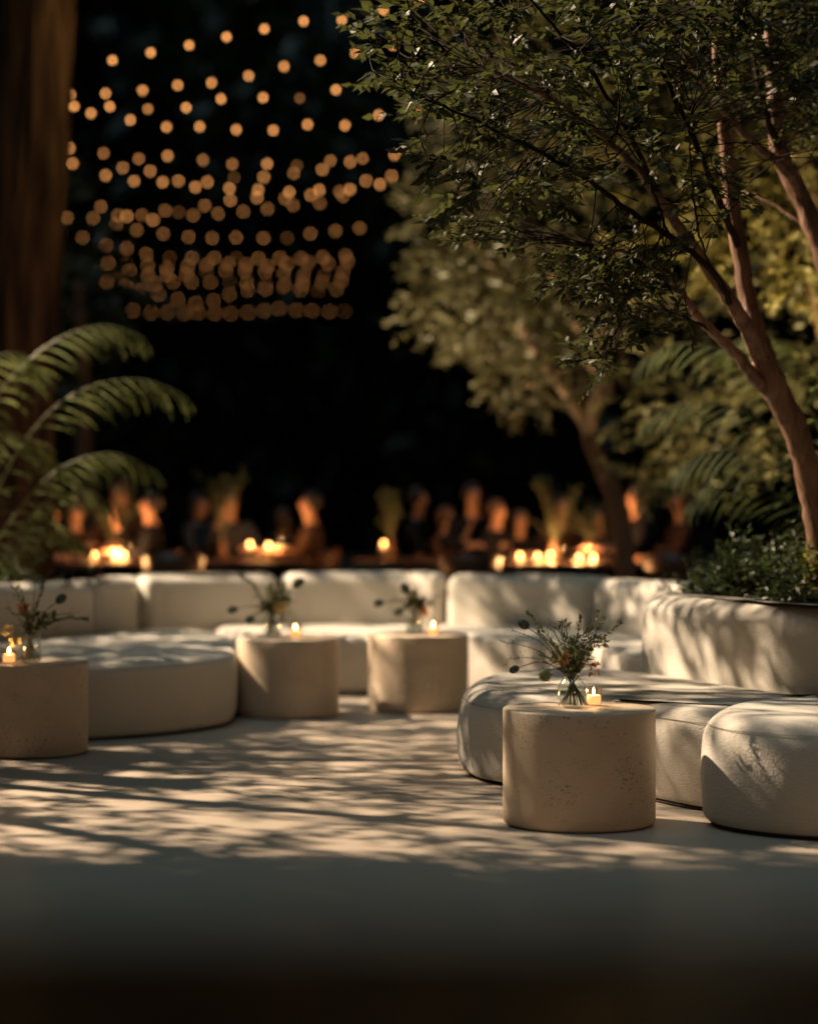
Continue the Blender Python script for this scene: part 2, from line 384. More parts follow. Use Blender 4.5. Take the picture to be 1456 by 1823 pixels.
# left sofa
ls = thing('curved_sofa', 'cream curved sofa with a deep rounded seat beside the left table', 'sofa', (-1.9, 13.8, 0), 'curved cream sofas round the terrace')
seat(ls, [(-.995, 13.5), (-1.03, 13.1), (-1.28, 12.66), (-1.66, 12.36), (-2.2, 12.2), (-2.75, 12.5), (-2.85, 13.3), (-2.5, 14.2), (-2.1, 14.9), (-1.85, 15.55), (-1.45, 15.65), (-1.15, 15.05), (-1.03, 14.3)], .40, rt=.07)
backrest(ls, [(-3.2, 13.2), (-2.8, 13.9), (-2.4, 14.55), (-2.02, 15.2)], .735)
backrest(ls, [(-1.99, 15.24), (-1.92, 15.6), (-1.845, 15.95), (-1.815, 16.24)], .735, .3, .09, .05)

# ------------------------------------------------------------------ stone tables, candles, vases
def table_mesh():
    b = MB(); r, h = .3, .455
    prof = [(r - .012, .004), (r - .003, .012), (r, .02)] + [(r, .02 + (h - .026) * k / 8) for k in range(1, 9)] + [(r - .002, h - .002), (r - .005, h)]
    b.lathe(prof, 96); return b
TM = None
def stone_table(x, y, rot, label):
    global TM
    t = thing('drum_table', label, 'side table', (x, y, 0), 'round stone drum tables')
    if TM is None: TM = table_mesh().mesh('drum'); TM.materials.append(M['stone'])
    o = bpy.data.objects.new('drum', TM); COL.objects.link(o); o.parent = t; o.rotation_euler.z = rot
    return t
TB = [(.669, 9.29, .4, 'beige pitted stone drum table in front of the right sofa, nearest to the viewer'),
      (-.71, 13.8, 2.1, 'beige stone drum table right beside the rounded end of the left sofa seat'),
      (.057, 14.15, 3.3, 'beige stone drum table standing farthest back, in the middle before the back sofa'),
      (-1.905, 11.8, 5.0, 'beige stone drum table cut off by the left edge of the picture')]
for a in TB: stone_table(*a)
TH = .455
def candle(x, y, z, label, group, power, r=.033, h=.07, far=False):
    t = thing('votive_candle', label, 'candle', (x, y, z), group)
    b = MB(); b.lathe([(r * .96, 0), (r, .003), (r, h), (r - .003, h), (r - .003, .006), (.001, .006)], 24, close_top=False); obj('glass_cup', b, M['votive'], t, False)
    b = MB(); b.lathe([(r - .005, .0075), (r - .005, h * .58), (r * .5, h * .57), (.001, h * .57)], 20, close_top=False); w = obj('wax', b, M['wax'], t, False)
    b = MB(); b.quad_tube([(0, 0, h * .57), (.001, 0, h * .66)], .0012, 5); obj('wick', b, M['wick'], w, False)
    f = .013 if far else .0045
    b = MB(); b.lathe([(.0005, h * .62), (f * .8, h * .68), (f, h * .75), (f * .6, h * .88), (.0003, h * 1.02)], 10); obj('flame', b, M['far_flame' if far else 'flame'], t, False)
    l = bpy.data.lights.new('candle_light', 'POINT'); o = bpy.data.objects.new('candle_light', l); COL.objects.link(o); o.parent = t
    l.energy = power; l.color = (1, .46, .16) if far else (1, .55, .22); l.shadow_soft_size = .012; o.location = (0, 0, h * .85 + (.03 if far else 0))
    return t
CG = 'votive candles on the stone tables'
candle(.735, 9.40, TH, 'lit glass votive candle beside the round vase on the nearest table', CG, .9)
candle(-.665, 13.85, TH, 'lit glass votive candle on the table beside the left sofa end', CG, .9, .036, .075)
candle(.145, 14.12, TH, 'lit glass votive candle on the farthest back stone table', CG, .9, .036, .075)
candle(-1.985, 11.72, TH, 'lit glass votive candle on the table at the left edge', CG, .9, .036, .078)

def vase(x, y, z, r, h, label, tall=False):
    t = thing('glass_vase', label, 'vase', (x, y, z), 'glass vases on the stone tables')
    if tall:
        outer = [(r * .8, 0), (r, .01), (r, h * .5), (r * .92, h * .9), (r, h)]
    else:
        outer = [(r * .55, 0)] + [(r * math.sin(a), h * .47 - h * .47 * math.cos(a)) for a in [R(k) for k in range(38, 150, 8)]] + [(r * .52, h * .93), (r * .60, h)]
    inner = [(max(.002, q - .003), zz + (.006 if i == 0 else 0)) for i, (q, zz) in enumerate(outer)][::-1]
    inner[0] = (outer[-1][0] - .002, h)
    b = MB(); b.lathe(outer + inner, 40, close_top=True); obj('glass_body', b, M['clear_glass'], t, False)
    return t

def bouquet(base, neck_z, stems, label, rad=.018, sc=1.0):
    """stems: (kind, dx, dz, dy) tips relative to the vase foot"""
    t = thing('flower_bouquet', label, 'flowers', base, 'flower arrangements on the stone tables')
    for kind, dx, dz, dy in stems:
        tip = V((dx, dy, dz)); a = rnd(0, 6.28)
        foot = V((-dx * .25 + rnd(-.012, .012), rnd(-.02, .02), .012)); neck = V((dx * .08 + rnd(-rad, rad) * .6, rnd(-rad, rad) * .6, neck_z))
        mid = lerp(neck, tip, .5) + V((0, 0, .10 * abs(dx) + .012)) + rdir() * .008
        pts = catmull([foot, neck, mid, tip], 7); n = len(pts)
        sb = MB(); sb.quad_tube(pts, [lerp(.0031 if kind in ('thistle', 'bud', 'globe') else .0024, .0018 if kind in ('thistle', 'bud', 'globe') else .0009, i / n) * sc for i in range(n)], 5)
        dry = kind in ('airy', 'grass')
        st = obj('stem', sb, M['stem_dry' if random.random() < .45 else 'stem'], t, False)
        up = V((0, 0, 1)); td = (pts[-1] - pts[-3]).normalized()
        lb = MB()
        def put(i, L, w, spread, jit=.3):
            p = pts[i]; d = (pts[min(i + 1, n - 1)] - pts[i - 1]).normalized()
            q = d.orthogonal(); q.rotate(Matrix.Rotation(rnd(0, 6.28), 3, d)); dd = d + q * spread + rdir() * jit
            lb.leaf(p, dd, rdir(), L * sc, w * sc, .3, rnd(0, .3))
        if kind == 'leafy':
            for i in range(8, n):
                for k in range(2): put(i, rnd(.026, .046), rnd(.009, .016), .9)
        elif kind == 'grass':
            for i in range(11, n):
                for k in range(5): put(i, rnd(.016, .03), rnd(.004, .007), .45, .15)
            for k in range(8):
                q = pts[-1]; lb.leaf(q, td + rdir() * .3, rdir(), rnd(.014, .024) * sc, .004 * sc)
        elif kind == 'airy':
            for i in range(10, n):
                d = (pts[min(i + 1, n - 1)] - pts[i - 1]).normalized(); q = d + rdir() * 1.0
                e = pts[i] + q.normalized() * rnd(.015, .045); lb.quad_tube([pts[i], lerp(pts[i], e, .5) + rdir() * .004, e], [.0008, .0006, .0004], 4)
                lb.leaf(e, q, rdir(), .011 * sc, .004 * sc)
                put(i, .014, .004, .8)
        elif kind in ('thistle', 'bud'):
            r = .017 if kind == 'thistle' else .0145
            hb = MB(); hb.ball((0, 0, 0), r * sc, 14, 10, (1, 1, 1.35)); q = td.to_track_quat('Z', 'Y').to_matrix()
            for i, p in enumerate(hb.v): hb.v[i] = q @ (p * (1 + .09 * (i % 2))) + tip + td * r * 1.1
            obj('thistle_head' if kind == 'thistle' else 'flower_bud', hb, M['thistle'], st, False)
            for k in range(13):
                a = 6.28 * k / 13; s_ = q @ V((math.cos(a), math.sin(a), 0)); lb.leaf(tip, s_ + td * .35, td, rnd(.022, .036) * sc, .0035 * sc, .2, -.2)
            for i in range(12, n, 4): put(i, .02, .004, .9)
        elif kind == 'globe':
            r = .021
            hb = MB(); hb.ball((0, 0, 0), r * sc, 20, 14)
            for i, p in enumerate(hb.v): hb.v[i] = p * (1 + .1 * ((i * 7) % 3)) + tip
            obj('globe_flower', hb, M['globe'], st, False)
            for k in range(16):
                d = rdir(); d.y = abs(d.y) * .5; lb.leaf(tip + d * r * .8, d, rdir(), .02 * sc, .006 * sc)
        elif kind in ('blossom', 'cream'):
            fb = MB()
            for k in range(16):
                c = tip + V((rnd(-.02, .02), rnd(-.015, .015), rnd(-.03, .015))) * sc
                for j in range(3): fb.leaf(c, rdir(), rdir(), rnd(.012, .02) * sc, rnd(.009, .013) * sc, .4)
            obj('blossom', fb, M[kind], st, False, kind='stuff')
            for i in range(10, n, 3): put(i, .025, .008, .9)
        if lb.v: obj('leaves', lb, M['sprig'], st, False, kind='stuff')
    return t
px = 1 / 452.0
bx, by = .64, 9.28
vase(bx, by, TH, .0595, .135, 'clear round bulb shaped glass vase on the nearest table')
def tips(lst, u0, v0, s): return [(k, (u - u0) * s, (v0 - v) * s, dy) for k, u, v, dy in lst]
bouquet((bx, by, TH), .125, tips([
    ('thistle', 937, 1112, -.03), ('globe', 967, 1196, -.07), ('bud', 921, 1185, -.02), ('airy', 893, 1140, .02), ('airy', 905, 1168, -.02),
    ('airy', 915, 1120, .03), ('grass', 942, 1090, .02), ('grass', 960, 1125, 0), ('leafy', 993, 1118, .02), ('leafy', 1003, 1105, -.02), ('leafy', 1015, 1140, .03), ('grass', 1033, 1098, .02),
    ('leafy', 1040, 1120, 0), ('grass', 1063, 1088, .01), ('grass', 1072, 1100, -.02), ('grass', 1100, 1108, .0), ('leafy', 1075, 1140, .03),
    ('leafy', 1060, 1130, -.03), ('leafy', 1023, 1130, -.05), ('blossom', 1055, 1182, -.04), ('blossom', 1003, 1165, -.06), ('leafy', 965, 1165, -.04), ('grass', 983, 1140, .05), ('leafy', 1030, 1155, -.06),
    ('airy', 978, 1112, .02), ('airy', 1050, 1105, .04), ('leafy', 985, 1168, -.06), ('leafy', 1045, 1162, -.05)], 1017, 1257, px),
    'bouquet of thistles and dry grasses in the round vase on the nearest table')
s2 = 12.0 / 4200
vase(-1.885, 11.78, TH, .05, .15, 'narrow glass vase on the table at the left edge', True)
bouquet((-1.885, 11.78, TH), .145, tips([
    ('cream', 28, 1125, -.03), ('cream', 42, 1145, -.05), ('thistle', 112, 1078, 0), ('leafy', 37, 1060, .02), ('airy', 70, 1040, .03), ('leafy', 55, 1090, -.03), ('grass', 85, 1045, .02),
    ('leafy', 105, 1105, .0), ('grass', 158, 1110, .02), ('airy', 140, 1100, -.03), ('leafy', 75, 1095, .0), ('airy', 45, 1050, 0), ('blossom', 55, 1085, -.04), ('leafy', 92, 1120, -.03), ('airy', 20, 1090, .02)], 65, 1185, s2),
    'bouquet with cream blossoms and arching grass on the left edge table', sc=1.25)
s3 = 13.8 / 4200
vase(-.80, 13.78, TH, .05, .15, 'narrow glass vase on the table beside the left sofa end', True)
bouquet((-.80, 13.78, TH), .145, tips([
    ('leafy', 480, 1045, 0), ('leafy', 500, 1040, .03), ('leafy', 490, 1060, -.03), ('thistle', 528, 1042, 0), ('bud', 420, 1085, 0), ('bud', 450, 1100, -.03), ('leafy', 510, 1070, .02), ('leafy', 470, 1080, .02),
    ('grass', 430, 1025, .02), ('airy', 455, 1060, 0), ('leafy', 508, 1055, -.03), ('cream', 500, 1075, -.04), ('leafy', 485, 1085, .04), ('airy', 515, 1090, 0)], 485, 1136, s3),
    'green leafy bouquet on the table beside the left sofa end', sc=1.5)
vase(.03, 14.2, TH, .05, .15, 'narrow glass vase on the farthest back stone table', True)
bouquet((.03, 14.2, TH), .145, tips([
    ('thistle', 724, 1056, 0), ('bud', 680, 1076, 0), ('blossom', 755, 1085, -.03), ('leafy', 730, 1080, 0), ('leafy', 745, 1070, .03), ('leafy', 770, 1075, 0), ('bud', 715, 1090, -.02), ('airy', 700, 1070, .02),
    ('leafy', 750, 1092, .03), ('leafy', 735, 1060, -.03), ('blossom', 748, 1080, .03), ('airy', 780, 1065, 0)], 738, 1131, 14.2 / 4200),
    'sparse bouquet with orange blossoms on the farthest back stone table', sc=1.5)

# ------------------------------------------------------------------ planter behind the right sofa
pw = thing('planter', 'low rounded cream planter full of shrubs behind the right sofa backrest', 'planter', (2.4, 12, 0))
pout = [(1.50, 12.2), (1.74, 11.66), (2.03, 11.06), (2.36, 10.45), (3.0, 10.3), (3.6, 11.0), (3.4, 12.4), (2.6, 13.2), (1.9, 13.1)]
b, _ = soft_block(pout, .0, .58, rt=.05, rb=.02, per=8, wob=.003); obj('planter_wall', b, M['boucle'], pw)
ci = V((2.6, 11.8)); inn = [tuple(lerp(V(p), ci, .1)) for p in pout]
b, _ = soft_block(inn, .50, .60, rt=.01, rb=.01, per=8, wob=.004); obj('soil', b, M['soil'], pw)

# ------------------------------------------------------------------ foliage builders
def twig_leaves(lb, p0, p1, n, L, w, tb=None, r=.0016, spread=.8, sag=.0):
    """a twig from p0 to p1 with n alternate leaves on its outer part"""
    mid = lerp(p0, p1, .5) + rdir() * (p1 - p0).length * .08 + V((0, 0, (p1 - p0).length * sag))
    pts = catmull([p0, mid, p1], 4)
    if tb is not None: tb.quad_tube(pts, [lerp(r * 1.6, r * .6, i / (len(pts) - 1)) for i in range(len(pts))], 4, False)
    res = []
    for k in range(n):
        t = lerp(.3, 1, (k + rnd(0, .8)) / n); x = min(.999, t) * (len(pts) - 1); i = int(x); p = lerp(pts[i], pts[min(i + 1, len(pts) - 1)], x - i)
        d = (pts[min(i + 1, len(pts) - 1)] - pts[max(i - 1, 0)]).normalized() if len(pts) > 2 else (p1 - p0).normalized()
        side = d.cross(V((0, 0, 1))); side = side.normalized() if side.length > .01 else V((1, 0, 0))
        dd = d * .6 + side * spread * (1 if k % 2 else -1) + rdir() * .45
        up = V((0, 0, 1)) + rdir() * .9
        res.append((p, dd, up, L * rnd(.65, 1.15), w * rnd(.7, 1.15)))
    for a in res: lb.leaf(*a)
    return res
def clump_crown(lb, clumps, L, w, per=9, tb=None):
    for (c, rx, ry, rz, n) in clumps:
        c = V(c)
        for i in range(n):
            d = rdir(); rr = rnd(.3, 1) ** .7; p = c + V((d.x * rx, d.y * ry, d.z * rz)) * rr
            q = p + (d * .6 + rdir() * .7 + V((0, 0, -.2))).normalized() * L * 3.2
            twig_leaves(lb, p, q, per, L, w, tb, .003)

LEAFM = {}
def leaf_objects(parent, leaves, m, n=300):
    """the leaves nearest the eye become single leaf parts sharing a few meshes"""
    if m not in LEAFM:
        ms = []
        for k in range(4):
            b = MB(); b.leaf(V((0, 0, 0)), V((0, 1, 0)), V((0, 0, 1)), 1, .42 + .05 * k, .35, .05 + .08 * k); me = b.mesh('leaf'); me.materials.append(M[m]); ms.append(me)
        LEAFM[m] = ms
    for p, d, up, L, w in leaves[:n]:
        o = bpy.data.objects.new('leaf', random.choice(LEAFM[m])); COL.objects.link(o); o.parent = parent
        d = d.normalized(); s = d.cross(up); s = s.normalized() if s.length > 1e-3 else d.orthogonal().normalized(); u = s.cross(d)
        mw = Matrix((s, d, u)).transposed().to_4x4(); mw = Matrix.Translation(p - parent.location) @ mw @ Matrix.Scale(L, 4)
        o.matrix_local = mw

def in_poly(u, v, poly):
    c = False; j = len(poly) - 1
    for i in range(len(poly)):
        (xi, yi), (xj, yj) = poly[i], poly[j]
        if (yi > v) != (yj > v) and u < (xj - xi) * (v - yi) / (yj - yi) + xi: c = not c
        j = i
    return c
def branch(parent, pts, r0, r1, m, n=8, wig=.012, name='branch'):
    q = catmull([P(*p) if len(p) == 3 and p[0] > 20 or len(p) == 3 and abs(p[0]) > 5 else V(p) for p in pts], 6)
    b = MB(); k = len(q); q2 = [p + rdir() * wig * (0 if i == 0 else 1) for i, p in enumerate(q)]
    b.quad_tube(q2, [lerp(r0, r1, i / (k - 1)) * rnd(.93, 1.07) for i in range(k)], n)
    obj(name, b, M[m], parent); return q2

# focus tree rising from the planter
ft = thing('slender_tree', 'slender leaning tree with smooth reddish bark and small dark leaves behind the right sofa', 'tree', P(1470, 1080, 11.6))
T = []
T += branch(ft, [(1474, 1075, 11.6), (1462, 1000, 11.55), (1452, 900, 11.5), (1420, 780, 11.4), (1380, 695, 11.3), (1352, 640, 11.25)], .078, .055, 'bark_warm', 12, .004, 'trunk')
b1 = branch(ft, [(1408, 750, 11.42), (1382, 690, 11.35), (1352, 610, 11.35), (1332, 540, 11.4), (1315, 440, 11.4), (1300, 330, 11.4), (1285, 180, 11.3), (1272, 0, 11.2), (1262, -160, 11.1)], .058, .024, 'bark_warm', 10, .005)
b2 = branch(ft, [(1362, 665, 11.3), (1335, 595, 11.1), (1305, 545, 11), (1268, 490, 10.9), (1220, 420, 10.8), (1172, 355, 10.7), (1130, 295, 10.6), (1050, 225, 10.5), (960, 165, 10.3), (850, 115, 10.1)], .043, .006, 'bark_warm', 9, .005)
b3 = branch(ft, [(1300, 540, 10.98), (1262, 478, 10.6), (1190, 420, 10.4), (1120, 375, 10.3), (1060, 330, 10.2), (980, 280, 10.1), (880, 230, 10), (770, 180, 9.9), (690, 140, 9.9)], .017, .004, 'twig', 7, .006)
b4 = branch(ft, [(1380, 715, 11.35), (1340, 668, 11.2), (1300, 618, 11.1), (1262, 585, 11), (1225, 540, 10.9), (1185, 490, 10.8), (1130, 455, 10.7), (1060, 440, 10.6)], .034, .006, 'bark_warm', 8, .005)
b5 = branch(ft, [(1262, 587, 11), (1215, 562, 10.8), (1160, 548, 10.7), (1110, 570, 10.6), (1070, 640, 10.5)], .008, .003, 'twig', 6, .006)
b6 = branch(ft, [(1315, 440, 11.4), (1290, 380, 11.1), (1240, 260, 10.8), (1180, 130, 10.6), (1120, 20, 10.4), (1080, -60, 10.3)], .02, .006, 'twig', 7, .006)
b7 = branch(ft, [(1172, 355, 10.7), (1120, 240, 10.4), (1040, 110, 10.2), (960, 20, 10.1), (900, -50, 10)], .014, .004, 'twig', 6, .006)
b8 = branch(ft, [(1190, 420, 10.4), (1165, 350, 10.2), (1140, 290, 10.1), (1090, 230, 10)], .007, .003, 'twig', 6, .006)
b9 = branch(ft, [(1268, 490, 10.9), (1240, 400, 10.4), (1230, 300, 10.3), (1225, 210, 10.2)], .006, .003, 'twig', 6, .006)
SK = b1[12:] + b2[8:] + b3 + b4[20:] + b5 + b6 + b7 + b8 + b9
lb, tb = MB(), MB(); allL = []
def fill(poly, n, skel, d0, d1, L, w, per, maxl=.55):
    us = [p[0] for p in poly]; vs = [p[1] for p in poly]; got = 0
    while got < n:
        u, v = rnd(min(us), max(us)), rnd(min(vs), max(vs))
        if not in_poly(u, v, poly): continue
        got += 1
        s = P(u, v, rnd(d0, d1)); k = min(skel, key=lambda p: (p - s).length + rnd(0, .12)); d = s - k
        if d.length > maxl: k = s - d.normalized() * rnd(.18, maxl) 
        o = (d.normalized() * .7 + V((-.55, -.1, .05)) + rdir() * .5).normalized()
        tw = lerp(k, s, .6)
        tb.quad_tube(catmull([k, lerp(k, s, .5) + rdir() * .05 * min(1, (s - k).length * 3), s], 3), [.004, .0036, .0033, .003, .0028, .0026, .0022], 4, False)
        allL.extend(twig_leaves(lb, s - o * .06, s + o * rnd(.12, .2), per, L, w, tb, .0016))
        o2 = (o + rdir() * .9).normalized()
        allL.extend(twig_leaves(lb, s, s + o2 * rnd(.08, .16), per - 3, L, w, tb, .0014))
fill([(640, 95), (690, 20), (720, -40), (1250, -60), (1260, 230), (1110, 310), (930, 395), (800, 370), (770, 300), (720, 190)], 260, SK, 9.7, 11.3, .07, .033, 9)
fill([(1240, -60), (1480, -60), (1480, 160), (1250, 240)], 70, SK, 10.2, 11.4, .07, .033, 9)
fill([(1000, 430), (1190, 420), (1240, 560), (1150, 600), (1100, 650), (1040, 690), (1030, 630), (1090, 560), (1060, 500)], 62, SK, 10.2, 10.9, .066, .03, 9)
fill([(950, 480), (1060, 420), (1090, 470), (990, 505)], 9, SK, 10.1, 10.5, .066, .03, 9)
fill([(780, 390), (960, 400), (960, 440), (820, 430)], 22, SK, 10.3, 11.3, .055, .023, 9)
fill([(1190, 260), (1330, 240), (1320, 420), (1230, 430)], 18, SK, 10, 10.8, .055, .023, 10)
fill([(1280, 180), (1470, 150), (1470, 330), (1380, 330)], 14, SK, 10.2, 11.2, .05, .022, 9)
idx = sorted(range(len(allL)), key=lambda i: allL[i][0].y - 1.2 * (allL[i][0].z < 3.0) * (allL[i][0].y > 0))[:300]
sing = [allL[i] for i in idx]; mask = set(idx)
vv, ff, nmap = MB(), [], 0
crown = MB()
for i, a in enumerate(allL):
    if i not in mask: crown.leaf(*a)
obj('crown', crown, M['leaf_focus'], ft, kind='stuff'); obj('twigs', tb, M['twig'], ft, kind='stuff'); leaf_objects(ft, sing, 'leaf_focus')

# second tree at the right edge
f2 = thing('slender_tree', 'forked tree with pale pink bark leaning in from the right edge', 'tree', P(1585, 1075, 11.9))
c1 = branch(f2, [(1585, 1075, 11.9), (1560, 820, 11.9), (1510, 600, 11.8), (1462, 440, 11.7), (1420, 340, 11.7), (1385, 265, 11.7), (1376, 150, 11.7), (1368, 0, 11.7), (1372, -150, 11.7)], .075, .026, 'bark_warm', 10, .005, 'trunk')
c2 = branch(f2, [(1425, 352, 11.7), (1395, 300, 11.5), (1350, 262, 11.4), (1300, 212, 11.3), (1240, 130, 11.1), (1185, 40, 11), (1150, -60, 11)], .028, .008, 'bark_warm', 8, .005)
c3 = branch(f2, [(1385, 265, 11.7), (1360, 190, 11.4), (1340, 90, 11.3), (1320, -60, 11.2)], .022, .008, 'twig', 7, .006)
c4 = branch(f2, [(1462, 440, 11.7), (1410, 385, 11.8), (1350, 350, 11.9), (1310, 340, 12)], .013, .004, 'bark_warm', 6, .006)
lb, tb = MB(), MB(); allL = []
fill([(1150, -60), (1480, -60), (1480, 120), (1300, 170)], 60, c1[30:] + c2 + c3, 11, 12, .066, .03, 9)
fill([(1380, 100), (1480, 80), (1480, 300), (1420, 300)], 18, c1[20:] + c3, 11.2, 12, .05, .022, 9)
obj('crown', lb, M['leaf_focus'], f2, kind='stuff'); obj('twigs', tb, M['twig'], f2, kind='stuff')

# blurred trees beyond the sofas
def far_tree(name, label, trunk, r0, r1, clumps, L, w, lm, bm, per=8, limbs=(), group=None, dens=1.0):
    t = thing(name, label, 'tree', V(trunk[0]) * 1, group); t.location.z = 0
    b = MB(); q = catmull(trunk, 6); b.quad_tube(q, [lerp(r0, r1, i / (len(q) - 1)) for i in range(len(q))], 10); obj('trunk', b, M[bm], t)
    for pts, a, c in limbs:
        b = MB(); q = catmull(pts, 5); b.quad_tube(q, [lerp(a, c, i / (len(q) - 1)) for i in range(len(q))], 7); obj('limb', b, M[bm], t)
    lb = MB(); clump_crown(lb, [(c, a, b_, d_, int(n * dens)) for c, a, b_, d_, n in clumps], L, w, per); obj('crown', lb, M[lm], t, kind='stuff'); return t
D = 18.8
def cl(u, v, d, ru, rv, rd, n): s = d / FPX; return (P(u, v, d), ru * s, rd, rv * s, n)
far_tree('garden_tree', 'blurred olive leaved tree with a forked pale trunk behind the back sofa', [P(1118, 1180, D), P(1108, 940, D), P(1075, 840, D), (P(1048, 770, D)), P(1066, 690, D), P(1070, 600, D), P(1060, 480, D)], .09, .04,
    [cl(850, 255, D, 95, 105, .7, 56), cl(800, 390, D, 70, 85, .6, 42), cl(890, 420, D, 120, 110, .7, 60), cl(815, 520, D, 80, 60, .5, 34), cl(960, 520, D, 120, 90, .6, 50), cl(900, 600, D, 70, 50, .4, 22),
     cl(940, 680, D, 70, 40, .4, 20), cl(1040, 620, D, 80, 60, .5, 26), cl(1020, 350, D, 130, 110, .7, 46), cl(930, 250, D, 130, 130, .7, 50), cl(1060, 480, D, 80, 80, .5, 26), cl(800, 570, D, 60, 40, .4, 12)],
    .085, .045, 'leaf_warm', 'bark_grey', 8,
    [([P(1048, 770, D), P(1005, 700, D), P(960, 640, D), P(900, 540, D)], .045, .025), ([P(960, 640, D), P(880, 480, D), P(780, 380, D)], .03, .015), ([P(1066, 690, D), P(1000, 520, D), P(900, 380, D)], .035, .015)], dens=2.8)
far_tree('garden_tree', 'lit yellow green tree filling the upper right behind the slender trees', [P(1560, 1200, 15.9), P(1540, 800, 15.9), P(1480, 450, 15.9), P(1400, 200, 15.9)], .1, .04,
    [cl(1380, 120, 15.6, 110, 130, .6, 95), cl(1250, 100, 15.8, 110, 120, .6, 75), cl(1320, 300, 15.6, 120, 110, .6, 90), cl(1440, 330, 15.4, 80, 120, .5, 70), cl(1230, 320, 15.8, 90, 110, .5, 60), cl(1380, 440, 15.5, 110, 70, .5, 55),
     cl(1180, 460, 16, 100, 80, .5, 40), cl(1440, 480, 15.4, 50, 50, .4, 22), cl(1120, 180, 16, 120, 140, .6, 80), cl(1000, 90, 16, 110, 130, .6, 70), cl(880, 40, 16.2, 90, 90, .6, 40), cl(1010, 260, 16.2, 90, 80, .5, 40)], .075, .038, 'leaf_olive', 'bark_grey', 8)
far_tree('garden_tree', 'dim dark green tree standing behind the right ferns', [P(1520, 1150, 16.8), P(1500, 800, 16.8), P(1440, 500, 16.8)], .045, .03,
    [cl(1180, 640, 17, 90, 90, .5, 36), cl(1300, 580, 17, 120, 80, .5, 50), cl(1250, 760, 17, 110, 100, .5, 50), cl(1400, 700, 16.5, 90, 120, .5, 50), cl(1170, 830, 17.5, 70, 60, .4, 20)], .11, .055, 'leaf_warm', 'bark_grey', 8)
far_tree('garden_tree', 'dim green bush like tree half hidden behind the thick left trunk', [P(150, 1020, 27), P(150, 700, 27), P(140, 500, 27)], .12, .05,
    [cl(140, 390, 27, 35, 60, .5, 22), cl(160, 520, 27, 70, 90, .7, 40), cl(110, 640, 27, 80, 80, .7, 36)], .16, .08, 'leaf_warm', 'bark_grey', 8)

# thick trunk at the left
bt = thing('old_tree', 'thick dark brown furrowed tree trunk at the left edge behind the palm', 'tree', (-2.75, 17, 0))
b = MB(); q = catmull([P(18, 1225, 17), P(30, 900, 17), P(38, 620, 17), P(56, 300, 17), P(72, 0, 17), P(85, -300, 17)], 26); n = len(q)
rr = [lerp(.31, .255, min(1, i / (n * .3))) for i in range(n)]
b.quad_tube(q, rr, 110)
for i, p in enumerate(b.v):
    k = i // 110; c = q[min(k, n - 1)]; d = p - c; a = math.atan2(d.y, d.x)
    b.v[i] = c + d * (1 + .09 * mnoise.noise(V((math.cos(a) * 4, math.sin(a) * 4, p.z * .5))) + .05 * mnoise.noise(V((math.cos(a) * 11, math.sin(a) * 11, p.z * 1.2))) - .07 * abs(mnoise.noise(V((math.cos(a) * 17, math.sin(a) * 17, p.z * .9)))))
obj('trunk', b, M['bark_big'], bt)
lb = MB(); clump_crown(lb, [((-2.6, 17.2, 6.8), 2.0, 1.4, 1.0, 220)], .12, .05, 8); obj('crown', lb, M['leaf_dark'], bt, kind='stuff')

# spreading tree outside the frame whose leaves dapple the terrace
dt = thing('shade_tree', 'spreading leafy tree left of the terrace that dapples the light', 'tree', (-6.2, 13.2, 0))
b = MB(); b.quad_tube(catmull([(-6.2, 13.2, 0), (-6.0, 13.2, 2), (-5.6, 13.3, 3.6), (-5.2, 13.4, 5)], 5), [.16] * 6 + [.13] * 5 + [.08] * 5, 10); obj('trunk', b, M['bark_big'], dt)
for e in ((-3.9, 11.2, 4.3), (-3.2, 13.5, 4.2), (-4.4, 15.4, 4.9), (-5.2, 11.8, 5.6), (-4.0, 12.4, 4.9)):
    b = MB(); b.quad_tube(catmull([(-5.7, 13.3, 3.3), lerp(V((-5.7, 13.3, 3.3)), V(e), .5) + V((0, 0, .25)), e], 5), [lerp(.06, .015, i / 10) for i in range(11)], 7); obj('limb', b, M['bark_big'], dt)
lb, tb = MB(), MB()
def shade(n, x0, x1, y0, y1, t0=.42, t1=.56, L=.078, w=.033, zt=0):
    for i in range(n):
        Tg = V((rnd(x0, x1), rnd(y0, y1), zt)); c = lerp(Tg, KEY, rnd(t0, t1))
        while c.x > -FPX and (c.x / c.y * FPX + UC) > -90 and HOR - (c.z - CAMZ) / c.y * FPX > -60: c = lerp(c, KEY, .06)
        d = (rdir() + V((.4, -.2, -.1))).normalized()
        k = (-2.1 - KEY.x) / (c.x - KEY.x); h = KEY + (c - KEY) * k
        if 14.9 < h.y < 16.3 and 1.1 < h.z < 2.9 and random.random() < .8: continue
        skip = False
        for gx, gy, gr, z0_, z1_ in ((.44, 9.2, .16, -.05, .55), (-.98, 13.75, .2, -.05, .55), (-.2, 14.1, .2, -.05, .55), (1.95, 11.4, .25, .7, 1.15)):
            h = KEY + (c - KEY) * ((gx - KEY.x) / (c.x - KEY.x))
            if abs(h.y - gy) < gr and z0_ < h.z < z1_ and random.random() < .85: skip = True
        if skip: continue
        twig_leaves(lb, c - d * .12, c + d * .14, 8, L, w, tb, .003)
shade(1500, -3.4, 3.2, 8.2, 17)
shade(2300, -3.4, 3.4, 5.2, 8.3)
shade(2900, -3.4, 3.6, 5.4, 8.05)
shade(420, -3.4, -.7, 11, 16.4)
shade(420, -2.4, 1.6, 10.3, 14.6, L=.07, w=.03)
shade(330, -.8, 2.2, 14.2, 17)
shade(70, 1.6, 2.3, 10.1, 11, zt=.55)
